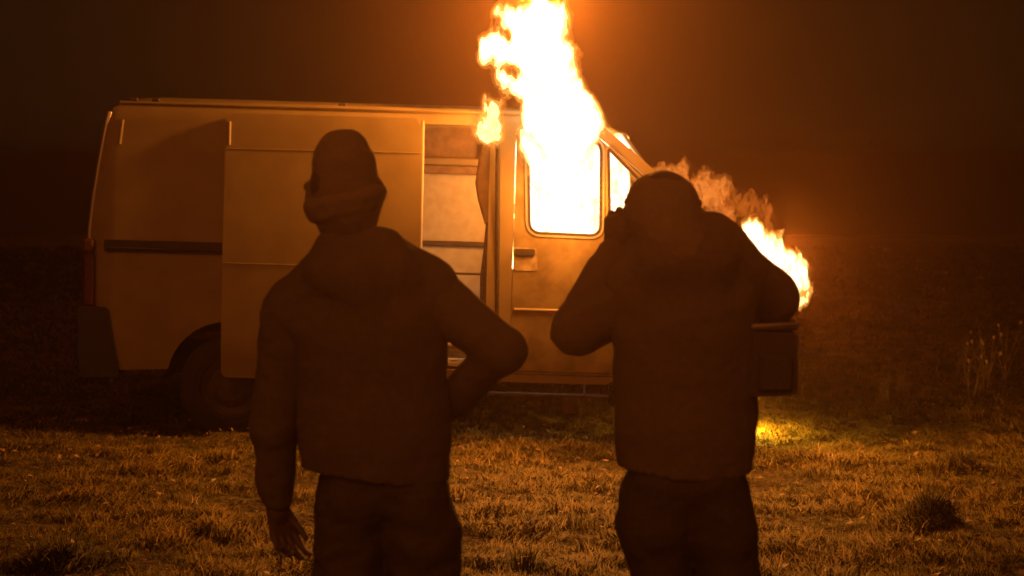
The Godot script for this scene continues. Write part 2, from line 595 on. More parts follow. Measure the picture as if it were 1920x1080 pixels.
func build_van() -> void:
	var paint := mottled(lin(0.205, 0.155, 0.075), lin(0.245, 0.19, 0.095), 0.5, 0.012, 0.5, 3)
	paint.clearcoat_enabled = true
	paint.clearcoat = 0.25
	paint.clearcoat_roughness = 0.25
	var scorched := mottled(lin(0.18, 0.13, 0.08), lin(0.5, 0.42, 0.3), 0.6, 0.012, 0.9, 8)
	var sooty := mottled(lin(0.14, 0.10, 0.045), lin(0.25, 0.19, 0.09), 0.55, 0.012, 0.7, 9)
	var charred := mottled(lin(0.02, 0.016, 0.012), lin(0.06, 0.045, 0.03), 0.85, 0.02, 1.2, 12)
	var plastic := plain(lin(0.018, 0.016, 0.015), 0.65)
	var rubber := plain(lin(0.014, 0.013, 0.012), 0.85)
	var steel := plain(lin(0.32, 0.3, 0.27), 0.45, 0.6)
	var dark_steel := mottled(lin(0.03, 0.022, 0.016), lin(0.07, 0.05, 0.035), 0.7, 0.02, 1.0, 13)
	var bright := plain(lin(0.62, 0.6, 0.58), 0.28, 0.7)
	var lining := mottled(lin(0.40, 0.34, 0.24), lin(0.46, 0.40, 0.29), 0.8, 0.02, 0.9, 19)
	var primer := mottled(lin(0.13, 0.085, 0.045), lin(0.2, 0.13, 0.07), 0.8, 0.02, 0.9, 21)
	var cloth := mottled(lin(0.03, 0.025, 0.02), lin(0.07, 0.055, 0.04), 0.95, 0.03, 1.5, 25)
	var pane := plain(Color(1, 1, 1, 0.06), 0.05)
	pane.transparency = BaseMaterial3D.TRANSPARENCY_ALPHA
	var amber := plain(lin(0.08, 0.03, 0.005), 0.35)
	var red := plain(lin(0.06, 0.006, 0.004), 0.35)
	var clear_lens := plain(lin(0.6, 0.6, 0.6), 0.08)

	var van := thing("panel_van", "burning pale panel van side-on with its side door slid open", "van", Vector3(-2.69, 0.025, -11.4))
	van.rotation.z = deg_to_rad(-1.6)

	# the shell's side, with wheel arches
	var foot := 0.42
	var side := PackedVector2Array([Vector2(-0.05, 0.40)])
	side.append_array(arc(Vector2(0.87, 0.34), 0.40, 168, 12))
	side.append_array(PackedVector2Array([Vector2(2.0, 0.40), Vector2(3.28, 0.40)]))
	side.append_array(arc(Vector2(3.72, 0.34), 0.40, 168, 54))
	var wing := arc(Vector2(3.72, 0.34), 0.40, 53, 12)
	wing.append_array(PackedVector2Array([Vector2(4.34, 0.46), Vector2(4.48, 0.62), Vector2(4.5, 0.84), Vector2(4.44, 0.95), Vector2(4.25, 1.12), Vector2(4.08, 1.29), Vector2(3.965, 1.38)]))
	side.append_array(PackedVector2Array([Vector2(3.96, 1.40), Vector2(3.55, 1.775), Vector2(3.2, 2.055), Vector2(3.02, 2.115), Vector2(2.6, 2.13), Vector2(1.0, 2.13), Vector2(0.2, 2.115), Vector2(0.1, 2.08), Vector2(0.06, 2.0), Vector2(0.0, 1.7), Vector2(-0.05, 1.35)]))
	var cargo_hole := rounded([Vector2(1.32, 0.47), Vector2(2.5, 0.47), Vector2(2.5, 2.03), Vector2(1.32, 2.03)], 0.07)
	var door_line := rounded([Vector2(2.66, 0.45), Vector2(3.36, 0.45), Vector2(3.5, 0.8), Vector2(3.92, 0.95), Vector2(3.94, 1.33), Vector2(3.47, 1.755), Vector2(3.16, 2.0), Vector2(3.02, 2.03), Vector2(2.66, 2.03)], 0.05)
	var inner_door := outset(door_line, -0.007)
	var window := rounded([Vector2(2.734, 1.970), Vector2(2.761, 1.358), Vector2(3.218, 1.350), Vector2(3.206, 1.953)], 0.075)
	var quarter := rounded([Vector2(3.247, 1.914), Vector2(3.271, 1.372), Vector2(3.701, 1.384), Vector2(3.669, 1.508)], 0.03)
	var g := Shape.new()
	g.sheet(side, [cargo_hole, door_line], near_side, 0.025, 0.1)
	piece("body_side", g, paint, van)
	g = Shape.new()
	g.sheet(side, [door_line], far_side, 0.025, 0.12)
	piece("body_side", g, paint, van)
	for m in [near_side, far_side]:
		g = Shape.new()
		g.sheet(wing, [], m, 0.025, 0.1)
		piece("front_wing", g, charred, van)

	# roof, with gutters
	var roof_map := func(p: Vector2) -> Vector3:
		var e := absf(p.y) / 0.86
		var front := maxf(0.0, p.x - 2.8)
		var back := maxf(0.0, 0.3 - p.x)
		return Vector3(p.x, 2.175 - 0.035 * e * e - 0.06 * pow(e, 8.0) - 0.28 * front * front - 0.35 * back * back * 2.0, p.y)
	g = Shape.new()
	g.sheet(PackedVector2Array([Vector2(0.09, -0.885), Vector2(3.12, -0.885), Vector2(3.2, -0.6), Vector2(3.24, 0.0), Vector2(3.2, 0.6), Vector2(3.12, 0.885), Vector2(0.09, 0.885)]), [], roof_map, 0.02, 0.12)
	piece("roof", g, paint, van)
	for s in [1.0, -1.0]:
		g = Shape.new()
		var pts := []
		for i in 14:
			var x := lerpf(0.14, 3.12, i / 13.0)
			pts.append(Vector3(x, 2.112 - 0.03 * pow(maxf(0.0, x - 2.75), 2.0), s * (half_width(x, 2.11) + 0.006)))
		g.tube(pts, pts.map(func(_p): return 0.012), 6)
		piece("roof_gutter", g, paint, van)
	for x in [0.22, 0.36, 1.55]:
		g = Shape.new()
		g.box(Vector3(x, 2.135, 0.86), Vector3(0.05, 0.025, 0.05), 0.006)
		piece("roof_rack_foot", g, dark_steel, van)

	# rear: two doors
	var rear_map := func(p: Vector2) -> Vector3:
		var y := p.y
		var x := -0.05
		if y > 1.3: x += 0.115 * pow((y - 1.3) / 0.75, 1.2)
		return Vector3(x + 0.03 * p.x * p.x, y, p.x)
	for s in [1.0, -1.0]:
		g = Shape.new()
		var hole := rounded([Vector2(s * 0.14, 1.25), Vector2(s * 0.76, 1.25), Vector2(s * 0.72, 1.85), Vector2(s * 0.14, 1.85)], 0.06)
		g.sheet(PackedVector2Array([Vector2(s * 0.006, 0.45), Vector2(s * 0.92, 0.45), Vector2(s * 0.92, 1.3), Vector2(s * 0.83, 2.04), Vector2(s * 0.006, 2.07)]), [hole], rear_map, 0.03, 0.12)
		var rd := piece("rear_door", g, paint, van)
		g = Shape.new()
		g.sheet(hole, [], func(p: Vector2) -> Vector3: return rear_map.call(p) + Vector3(0.012, 0, 0), 0.004, 0.2)
		piece("rear_window", g, pane, rd)
		# highlight of the rounded rear pillar, put in as a bright metal tube
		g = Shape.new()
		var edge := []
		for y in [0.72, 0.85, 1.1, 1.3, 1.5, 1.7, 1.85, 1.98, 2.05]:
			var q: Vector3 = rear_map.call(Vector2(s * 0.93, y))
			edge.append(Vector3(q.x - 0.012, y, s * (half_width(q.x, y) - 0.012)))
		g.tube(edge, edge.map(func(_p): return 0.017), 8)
		piece("rear_pillar_highlight", g, bright, van)
		g = Shape.new()
		g.box(Vector3(-0.03, 0.98, s * 0.955), Vector3(0.07, 0.34, 0.09), 0.015)
		var tl := piece("tail_light", g, red, van)
		g = Shape.new()
		g.box(Vector3(-0.032, 1.2, s * 0.953), Vector3(0.07, 0.09, 0.09), 0.015)
		piece("indicator_lens", g, amber, tl)
		# bumper end that wraps round the corner
		g = Shape.new()
		g.prism(rounded([Vector2(-0.093, 0.813), Vector2(0.100, 0.812), Vector2(0.176, 0.370), Vector2(-0.076, 0.363)], 0.03), Transform3D(Basis(), Vector3(0, 0, s * 0.93)), 0.17)
		piece("bumper_corner", g, plastic, van)
	g = Shape.new()
	g.box(Vector3(-0.09, 0.52, 0), Vector3(0.14, 0.2, 1.7), 0.03)
	piece("rear_bumper", g, plastic, van)

	# rail that the side door runs on
	g = Shape.new()
	g.prism(rounded([Vector2(0.07, 1.165), Vector2(1.32, 1.165), Vector2(1.32, 1.243), Vector2(0.07, 1.243)], 0.02), Transform3D(Basis(), Vector3(0, 0, 0.996)), 0.03)
	var rail := piece("door_rail", g, plastic, van)
	g = Shape.new()
	g.tube([Vector3(0.09, 1.19, 1.018), Vector3(1.3, 1.19, 1.018)], [0.008, 0.008], 6)
	piece("rail_lip", g, rubber, rail)
	g = Shape.new()
	g.prism(rounded([Vector2(0.16, 1.9), Vector2(0.2, 1.9), Vector2(0.215, 2.03), Vector2(0.18, 2.03)], 0.01), Transform3D(Basis(Vector3.RIGHT, -0.13), Vector3(0, 0.12, 0.70)), 0.02)

	# the side door, slid back along the flank
	var door_map := func(p: Vector2) -> Vector3:
		return Vector3(p.x, p.y, half_width(p.x, minf(p.y, 2.06)) + 0.062)
	g = Shape.new()
	g.sheet(rounded([Vector2(0.829, 0.388), Vector2(2.078, 0.382), Vector2(2.065, 2.062), Vector2(0.834, 2.061)], 0.045), [], door_map, 0.045, 0.1)
	var sd := piece("sliding_door", g, paint, van)
	g = Shape.new()
	for rr in [[Vector2(0.842, 2.008), Vector2(0.848, 1.860)]]:
		g.tube([door_map.call(rr[0] - Vector2(-0.012, 0)), door_map.call(rr[1] - Vector2(-0.008, 0))], [0.012, 0.012], 8)
	piece("pressed_ridge", g, paint, sd)
	g = Shape.new()
	var seam := []
	for i in 12:
		seam.append(door_map.call(Vector2(0.855, 1.837).lerp(Vector2(2.060, 1.844), i / 11.0)))
	g.tube(seam, seam.map(func(_p): return 0.0035), 6)
	piece("swage_line", g, paint, sd)
	g = Shape.new()
	seam = []
	for i in 12:
		seam.append(door_map.call(Vector2(0.845, 1.118).lerp(Vector2(2.064, 1.118), i / 11.0)))
	g.tube(seam, seam.map(func(_p): return 0.003), 6)
	piece("swage_line", g, paint, sd)
	g = Shape.new()
	g.sheet(rounded([Vector2(1.92, 1.1), Vector2(2.03, 1.1), Vector2(2.03, 1.23), Vector2(1.92, 1.23)], 0.02), [], func(p: Vector2) -> Vector3: return door_map.call(p) + Vector3(0, 0, 0.012), 0.01, 0.06)
	piece("door_handle", g, plastic, sd)
	g = Shape.new()
	seam = []
	for i in 10:
		seam.append(door_map.call(Vector2(2.065, 2.048).lerp(Vector2(2.077, 0.395), i / 9.0)) + Vector3(0.004, 0, -0.02))
	g.tube(seam, seam.map(func(_p): return 0.014), 8)
	piece("door_edge", g, paint, sd)
	for y in [0.5, 1.2]:
		g = Shape.new()
		g.box(Vector3(1.95, y, 1.0), Vector3(0.2, 0.035, 0.07), 0.008)
		piece("roller_arm", g, dark_steel, sd)
	# pressed mark on the fixed rear flank
	g = Shape.new()
	g.tube([near_side(Vector2(0.166, 2.002)) , near_side(Vector2(0.151, 1.847))], [0.012, 0.012], 8)
	piece("pressed_ridge", g, paint, van)

	# opening: header, sill, rubber that hangs half melted from the pillar
	g = Shape.new()
	g.box(Vector3(1.95, 2.045, 0.86), Vector3(1.2, 0.03, 0.07), 0.008)
	piece("opening_header", g, dark_steel, van)
	g = Shape.new()
	g.box(Vector3(1.91, 0.505, 0.86), Vector3(1.17, 0.03, 0.22), 0.006)
	piece("sill_plate", g, lining, van)
	g = Shape.new()
	g.box(Vector3(1.91, 0.56, 0.735), Vector3(1.17, 0.08, 0.02), 0.004)
	piece("step_riser", g, primer, van)
	var strips := [
		[[Vector2(2.482, 1.939), Vector2(2.472, 1.795), Vector2(2.459, 1.660)], [0.034, 0.045, 0.05]],
		[[Vector2(2.462, 1.667), Vector2(2.475, 1.559), Vector2(2.500, 1.408)], [0.052, 0.045, 0.022]],
		[[Vector2(2.535, 1.964), Vector2(2.527, 1.780), Vector2(2.518, 1.611), Vector2(2.514, 1.392)], [0.02, 0.028, 0.03, 0.02]],
		[[Vector2(2.503, 1.415), Vector2(2.494, 1.239), Vector2(2.482, 1.069), Vector2(2.488, 0.831)], [0.018, 0.02, 0.026, 0.026]],
		[[Vector2(2.530, 1.409), Vector2(2.539, 1.206), Vector2(2.554, 1.037), Vector2(2.546, 0.832)], [0.016, 0.022, 0.03, 0.022]]]
	for s in strips:
		g = Shape.new()
		var line := []
		var wide := []
		for i in s[0].size():
			line.append(Vector3(s[0][i].x, s[0][i].y, 0.93 + 0.018 * sin(i * 1.9)))
			wide.append(s[1][i])
		g.tube(line, wide, 8, Vector3(1, 1, 0.35))
		piece("hanging_seal", g, primer if s[0].size() == 3 else cloth, van)
	g = Shape.new()
	g.tube([Vector3(2.545, 2.0, 0.985), Vector3(2.56, 1.4, 0.995), Vector3(2.58, 0.5, 0.99)], [0.014, 0.016, 0.016], 8)
	piece("pillar_seal", g, rubber, van)

	# cab doors
	for s in 2:
		var face_map := near_side if s == 0 else far_side
		var sg := 1.0 if s == 0 else -1.0
		g = Shape.new()
		g.sheet(inner_door, [window, quarter], face_map, 0.04, 0.08)
		var door := piece("cab_door", g, sooty, van)
		for k in 2:
			var opening: PackedVector2Array = [window, quarter][k]
			g = Shape.new()
			g.sheet(outset(opening, 0.004), [outset(opening, -0.012)], func(p: Vector2) -> Vector3: return face_map.call(p) + Vector3(0, 0, sg * 0.006), 0.02, 0.08)
			var trim := piece("window_seal", g, rubber, door)
			g = Shape.new()
			g.sheet(outset(opening, 0.02), [outset(opening, 0.007)], func(p: Vector2) -> Vector3: return face_map.call(p) + Vector3(0, 0, sg * 0.008), 0.012, 0.08)
			piece("window_trim", g, bright if k == 0 else paint, trim)
		g = Shape.new()
		g.sheet(rounded([Vector2(2.663, 1.264), Vector2(2.811, 1.264), Vector2(2.826, 1.119), Vector2(2.673, 1.118)], 0.018), [], func(p: Vector2) -> Vector3: return face_map.call(p) + Vector3(0, 0, sg * 0.004), 0.012, 0.08)
		var dish := piece("handle_recess", g, scorched, door)
		g = Shape.new()
		g.sheet(rounded([Vector2(2.676, 1.257), Vector2(2.801, 1.257), Vector2(2.803, 1.220), Vector2(2.677, 1.220)], 0.006), [], func(p: Vector2) -> Vector3: return face_map.call(p) + Vector3(0, 0, sg * 0.02), 0.014, 0.08)
		piece("door_handle", g, plastic, dish)
		g = Shape.new()
		seam = []
		for i in 12:
			var x := lerpf(2.68, 3.44, i / 11.0)
			seam.append(face_map.call(Vector2(x, 0.868)) + Vector3(0, 0, 0.001 * sg))
		g.tube(seam, seam.map(func(_p): return 0.012), 8)
		piece("swage_line", g, paint, door)
		g = Shape.new()
		seam = []
		for i in 10: seam.append(face_map.call(Vector2(lerpf(2.7, 3.3, i / 9.0), 0.475)) + Vector3(0, 0, 0.001 * sg))
		g.tube(seam, seam.map(func(_p): return 0.004), 6)
		piece("lower_crease", g, rubber, door)
		# door mirror
		g = Shape.new()
		g.box(Vector3(3.82, 1.42, sg * 1.12), Vector3(0.09, 0.26, 0.17), 0.03)
		var mirror := piece("door_mirror", g, plastic, door)
		g = Shape.new()
		g.tube([Vector3(3.84, 1.36, sg * 0.93), Vector3(3.84, 1.36, sg * 1.08)], [0.02, 0.02], 8)
		piece("mirror_arm", g, plastic, mirror)

	# windscreen, its frame and wipers
	var screen_map := func(p: Vector2) -> Vector3:   # (across, 0 top .. 1 foot)
		var x := lerpf(3.13, 4.04, p.y)
		var y := lerpf(2.05, 1.30, p.y)
		var bow := 0.10 * (1.0 - pow(absf(p.x) / 0.9, 2.0))
		return Vector3(x + bow * 0.75, y + bow * 0.62, p.x * lerpf(0.93, 1.0, p.y))
	var glass_edge := rounded([Vector2(-0.80, 0.05), Vector2(0.80, 0.05), Vector2(0.82, 0.93), Vector2(-0.82, 0.93)], 0.06)
	g = Shape.new()
	g.sheet(PackedVector2Array([Vector2(-0.88, -0.02), Vector2(0.88, -0.02), Vector2(0.88, 1.0), Vector2(-0.88, 1.0)]), [glass_edge], screen_map, 0.025, 0.1, Vector3(2.3, 0.5, 0))
	var frame := piece("windscreen_frame", g, paint, van)
	g = Shape.new()
	g.sheet(outset(glass_edge, -0.004), [outset(glass_edge, -0.03)], func(p: Vector2) -> Vector3: return screen_map.call(p) + Vector3(0.006, 0.007, 0), 0.016, 0.1, Vector3(2.3, 0.5, 0))
	piece("windscreen_seal", g, bright, frame)
	for k in 2:
		g = Shape.new()
		var wp := []
		for i in 6: wp.append(screen_map.call(Vector2(lerpf(0.1, 0.62, i / 5.0) - k * 0.62, lerpf(0.97, 0.86, i / 5.0))) + Vector3(0.02, 0.025, 0))
		g.tube(wp, wp.map(func(_p): return 0.008), 6)
		piece("wiper", g, plastic, van)
	g = Shape.new()
	g.tube([Vector3(3.345, 2.0, 0.86), Vector3(3.425, 1.895, 0.875), Vector3(3.51, 1.785, 0.89)], [0.012, 0.013, 0.011], 8)
	piece("screen_edge_glint", g, bright, van)  # added bright bar standing in for the lit windscreen edge

	# bonnet and nose
	var hood_map := func(p: Vector2) -> Vector3:   # (across, 0 at screen .. 1 at nose)
		var e := absf(p.x) / 0.86
		return Vector3(lerpf(4.06, 4.56, p.y) - 0.10 * e * e * p.y, lerpf(1.325, 0.99, pow(maxf(p.y, 0.0), 1.15)) - 0.03 * e * e, p.x * lerpf(1.0, 0.96, p.y))
	g = Shape.new()
	g.sheet(rounded([Vector2(-0.86, 0.0), Vector2(0.86, 0.0), Vector2(0.84, 1.0), Vector2(-0.84, 1.0)], 0.06), [], hood_map, 0.02, 0.1)
	piece("bonnet", g, charred, van)
	var nose_map := func(p: Vector2) -> Vector3:
		var e := absf(p.x) / 0.88
		return Vector3(4.575 - 0.13 * e * e + 0.05 * (0.98 - p.y), p.y, p.x)
	var lamp_holes := []
	for s in [1.0, -1.0]:
		lamp_holes.append(rounded([Vector2(s * 0.5, 0.74), Vector2(s * 0.8, 0.74), Vector2(s * 0.8, 0.93), Vector2(s * 0.5, 0.93)], 0.03))
	var grille_hole := rounded([Vector2(-0.42, 0.76), Vector2(0.42, 0.76), Vector2(0.42, 0.92), Vector2(-0.42, 0.92)], 0.03)
	g = Shape.new()
	g.sheet(PackedVector2Array([Vector2(-0.87, 0.6), Vector2(0.87, 0.6), Vector2(0.87, 0.97), Vector2(-0.87, 0.97)]), [lamp_holes[0], lamp_holes[1], grille_hole], nose_map, 0.02, 0.1)
	piece("nose_panel", g, charred, van)
	for h in lamp_holes:
		g = Shape.new()
		g.sheet(outset(h, -0.004), [], func(p: Vector2) -> Vector3: return nose_map.call(p) + Vector3(0.004, 0, 0), 0.02, 0.1)
		piece("headlight", g, clear_lens, van)
	for i in 4:
		g = Shape.new()
		var bar := []
		for k in 7: bar.append(nose_map.call(Vector2(lerpf(-0.41, 0.41, k / 6.0), 0.785 + i * 0.037)) - Vector3(0.012, 0, 0))
		g.tube(bar, bar.map(func(_p): return 0.011), 6)
		piece("grille_bar", g, plastic, van)
	g = Shape.new()
	g.sheet(rounded([Vector2(-0.93, 0.33), Vector2(0.93, 0.33), Vector2(0.93, 0.61), Vector2(-0.93, 0.61)], 0.04), [], func(p: Vector2) -> Vector3: return nose_map.call(p * Vector2(0.95, 1)) + Vector3(0.05, 0, 0), 0.05, 0.1)
	piece("front_bumper", g, plastic, van)

	# inside: floor, far wall lining and beams, rear shelf, seats, dash, wheel
	g = Shape.new()
	g.box(Vector3(1.55, 0.62, -0.1), Vector3(3.1, 0.05, 1.64), 0.01)
	piece("cargo_floor", g, primer, van)
	g = Shape.new()
	g.box(Vector3(3.5, 0.66, 0), Vector3(0.75, 0.05, 1.7), 0.01)
	piece("cab_floor", g, rubber, van)
	var boards := [[0.66, 0.95], [0.965, 1.165], [1.20, 1.705]]
	for i in 3:
		g = Shape.new()
		g.box(Vector3(1.42, (boards[i][0] + boards[i][1]) * 0.5, -0.925 + 0.012 * (2 - i)), Vector3(2.45, boards[i][1] - boards[i][0], 0.012), 0.003)
		piece("wall_board", g, lining, van)
	for b in [[1.182, 0.035, 0.93, dark_steel], [1.735, 0.06, 0.90, primer], [1.795, 0.05, 0.885, paint], [2.075, 0.05, 0.86, paint]]:
		g = Shape.new()
		g.box(Vector3(1.42, b[0], -b[2] + 0.02), Vector3(2.45, b[1], 0.05), 0.006)
		piece("wall_beam", g, b[3], van)
	g = Shape.new()
	g.box(Vector3(2.45, 1.9, -0.885), Vector3(0.09, 0.34, 0.05), 0.008)
	piece("wall_post", g, paint, van)
	g = Shape.new()
	g.sheet(PackedVector2Array([Vector2(0.2, 1.8), Vector2(2.6, 1.8), Vector2(2.6, 2.09), Vector2(0.2, 2.09)]), [], func(p: Vector2) -> Vector3: return far_side(p) + Vector3(0, 0, 0.035), 0.006, 0.2)
	piece("inner_skin", g, primer, van)
	for i in 3:
		g = Shape.new()
		g.box(Vector3(0.7 + i * 0.75, 2.1, 0), Vector3(0.06, 0.03, 1.6), 0.006)
		piece("roof_bow", g, paint, van)
	for z in [0.48, -0.45]:
		g = Shape.new()
		g.box(Vector3(3.0, 0.95, z), Vector3(0.5, 0.16, 0.5), 0.05)
		var seat := piece("cab_seat", g, cloth, van)
		g = Shape.new()
		g.box(Vector3(2.78, 1.24, z), Vector3(0.12, 0.5, 0.44), 0.05, Basis(Vector3.BACK, 0.14))
		piece("backrest", g, cloth, seat)
	g = Shape.new()
	g.box(Vector3(3.86, 1.18, 0), Vector3(0.34, 0.3, 1.55), 0.06)
	piece("dashboard", g, plastic, van)
	g = Shape.new()
	var ring := []
	for i in 25:
		var a := TAU * i / 24.0
		ring.append(Vector3(3.6, 1.24, -0.45) + Basis(Vector3.BACK, 0.5) * Vector3(0, cos(a) * 0.19, sin(a) * 0.19))
	g.tube(ring, ring.map(func(_p): return 0.013), 6)
	piece("steering_wheel", g, rubber, van)
	# scorched junk on the load floor near the sill
	for i in 5:
		g = Shape.new()
		g.box(Vector3(2.1 + i * 0.075, 0.57 + rng.randf_range(0, 0.07), 0.88 + rng.randf_range(-0.04, 0.05)), Vector3(rng.randf_range(0.1, 0.2), rng.randf_range(0.02, 0.06), rng.randf_range(0.06, 0.16)), 0.01, Basis(Vector3.UP, rng.randf() * 3.0) * Basis(Vector3.RIGHT, rng.randf_range(-0.3, 0.3)))
		piece("floor_board_scrap", g, lining, van)

	# below: chassis, tube under the sill, bracket, wheels
	g = Shape.new()
	g.box(Vector3(1.9, 0.5, 0.42), Vector3(3.7, 0.12, 0.08), 0.01)
	piece("chassis_rail", g, dark_steel, van)
	g = Shape.new()
	g.box(Vector3(1.9, 0.5, -0.42), Vector3(3.7, 0.12, 0.08), 0.01)
	piece("chassis_rail", g, dark_steel, van)
	g = Shape.new()
	g.tube([Vector3(1.9, 0.315, 0.9), Vector3(3.3, 0.312, 0.9)], [0.014, 0.014], 8)
	var bar2 := piece("side_tube", g, dark_steel, van)
	g = Shape.new()
	g.box(Vector3(3.06, 0.25, 0.885), Vector3(0.115, 0.11, 0.06), 0.008)
	piece("jack_bracket", g, dark_steel, bar2)
	for x in [2.3, 3.15]:
		g = Shape.new()
		g.tube([Vector3(x, 0.31, 0.9), Vector3(x, 0.46, 0.8)], [0.012, 0.012], 6)
		piece("tube_hanger", g, dark_steel, bar2)
	for x in [0.87, 3.72]:
		g = Shape.new()
		g.tube([Vector3(x, 0.33, -0.8), Vector3(x, 0.33, 0.8)], [0.045, 0.045], 10)
		piece("axle", g, dark_steel, van)
		for s in [1.0, -1.0]:
			# liner of the arch
			g = Shape.new()
			var a0 := arc(Vector2(x, 0.34), 0.42, 178, 2, 14)
			for i in a0.size() - 1:
				var q0 := Vector3(a0[i].x, a0[i].y, s * 0.955)
				var q1 := Vector3(a0[i + 1].x, a0[i + 1].y, s * 0.955)
				g.flat([q0, q1, q1 - Vector3(0, 0, s * 0.34), q0 - Vector3(0, 0, s * 0.34)], Vector3(x, 0.34, q0.z) - q0)
			var tub := PackedVector2Array(a0)
			g.prism(tub, Transform3D(Basis(), Vector3(0, 0, s * 0.61)), 0.01)
			piece("arch_liner", g, rubber, van)
			var wz: float = s * 0.85
			g = Shape.new()
			g.lathe([Vector2(0.2, -0.09), Vector2(0.235, -0.1), Vector2(0.30, -0.097), Vector2(0.325, -0.08), Vector2(0.333, -0.04), Vector2(0.333, 0.04), Vector2(0.325, 0.08), Vector2(0.30, 0.097), Vector2(0.235, 0.1), Vector2(0.2, 0.09)], Vector3(x, 0.31, wz), 40)
			var wheel := piece("wheel", g, rubber, van)
			g = Shape.new()
			var rim: Array = [Vector2(0.215, 0.085), Vector2(0.2, 0.092), Vector2(0.185, 0.06), Vector2(0.14, 0.035), Vector2(0.09, 0.065), Vector2(0.05, 0.07), Vector2(0.0, 0.072)]
			if s < 0: rim = rim.map(func(p): return Vector2(p.x, -p.y))
			g.lathe(rim, Vector3(x, 0.31, wz), 32)
			piece("wheel_rim", g, dark_steel, wheel)

# ================================================================ fire
var heat := lin(1.0, 0.31, 0.035)

func flame(called: String, label: String, lo: Vector3, hi: Vector3, cell: float, bones: Array, lick: float, coarse: float, shells: Array, sd: int, group := "") -> Node3D:
	var f := Field.new(lo, hi, cell)
	for b in bones: f.bone(b[0], b[1], b[2], b[3], b[4] if b.size() > 4 else 0.05)
	var wild := noise(coarse, 4, sd)
	wild.domain_warp_enabled = true
	wild.domain_warp_amplitude = 0.25 / coarse * 2.0
	wild.domain_warp_frequency = coarse * 0.5
	f.ruffle(wild, func(_y): return lick, Vector3(1.0, 0.48, 1.0), 0.14)
	f.ruffle(noise(coarse * 3.2, 2, sd + 5), func(_y): return lick * (0.5 if cell < 0.012 else 0.34), Vector3(1.0, 0.4, 1.0), 0.12)
	var o := thing(called, label, "flame", Vector3.ZERO, group)
	for s in shells:
		var g := Shape.new()
		f.skin(g, s[0])
		if g.v.size() > 0: piece(s[1], g, s[2], o)
	return o

func lamp(at: Vector3, energy: float, size: float, parent: Node3D, tint := Color.BLACK) -> void:
	var l := OmniLight3D.new()
	l.name = "fire_light"
	l.position = at
	l.light_color = heat if tint == Color.BLACK else tint
	l.light_energy = energy
	l.light_size = size
	l.omni_range = 60.0
	l.omni_attenuation = 2.0
	l.shadow_enabled = true
	parent.add_child(l, true)

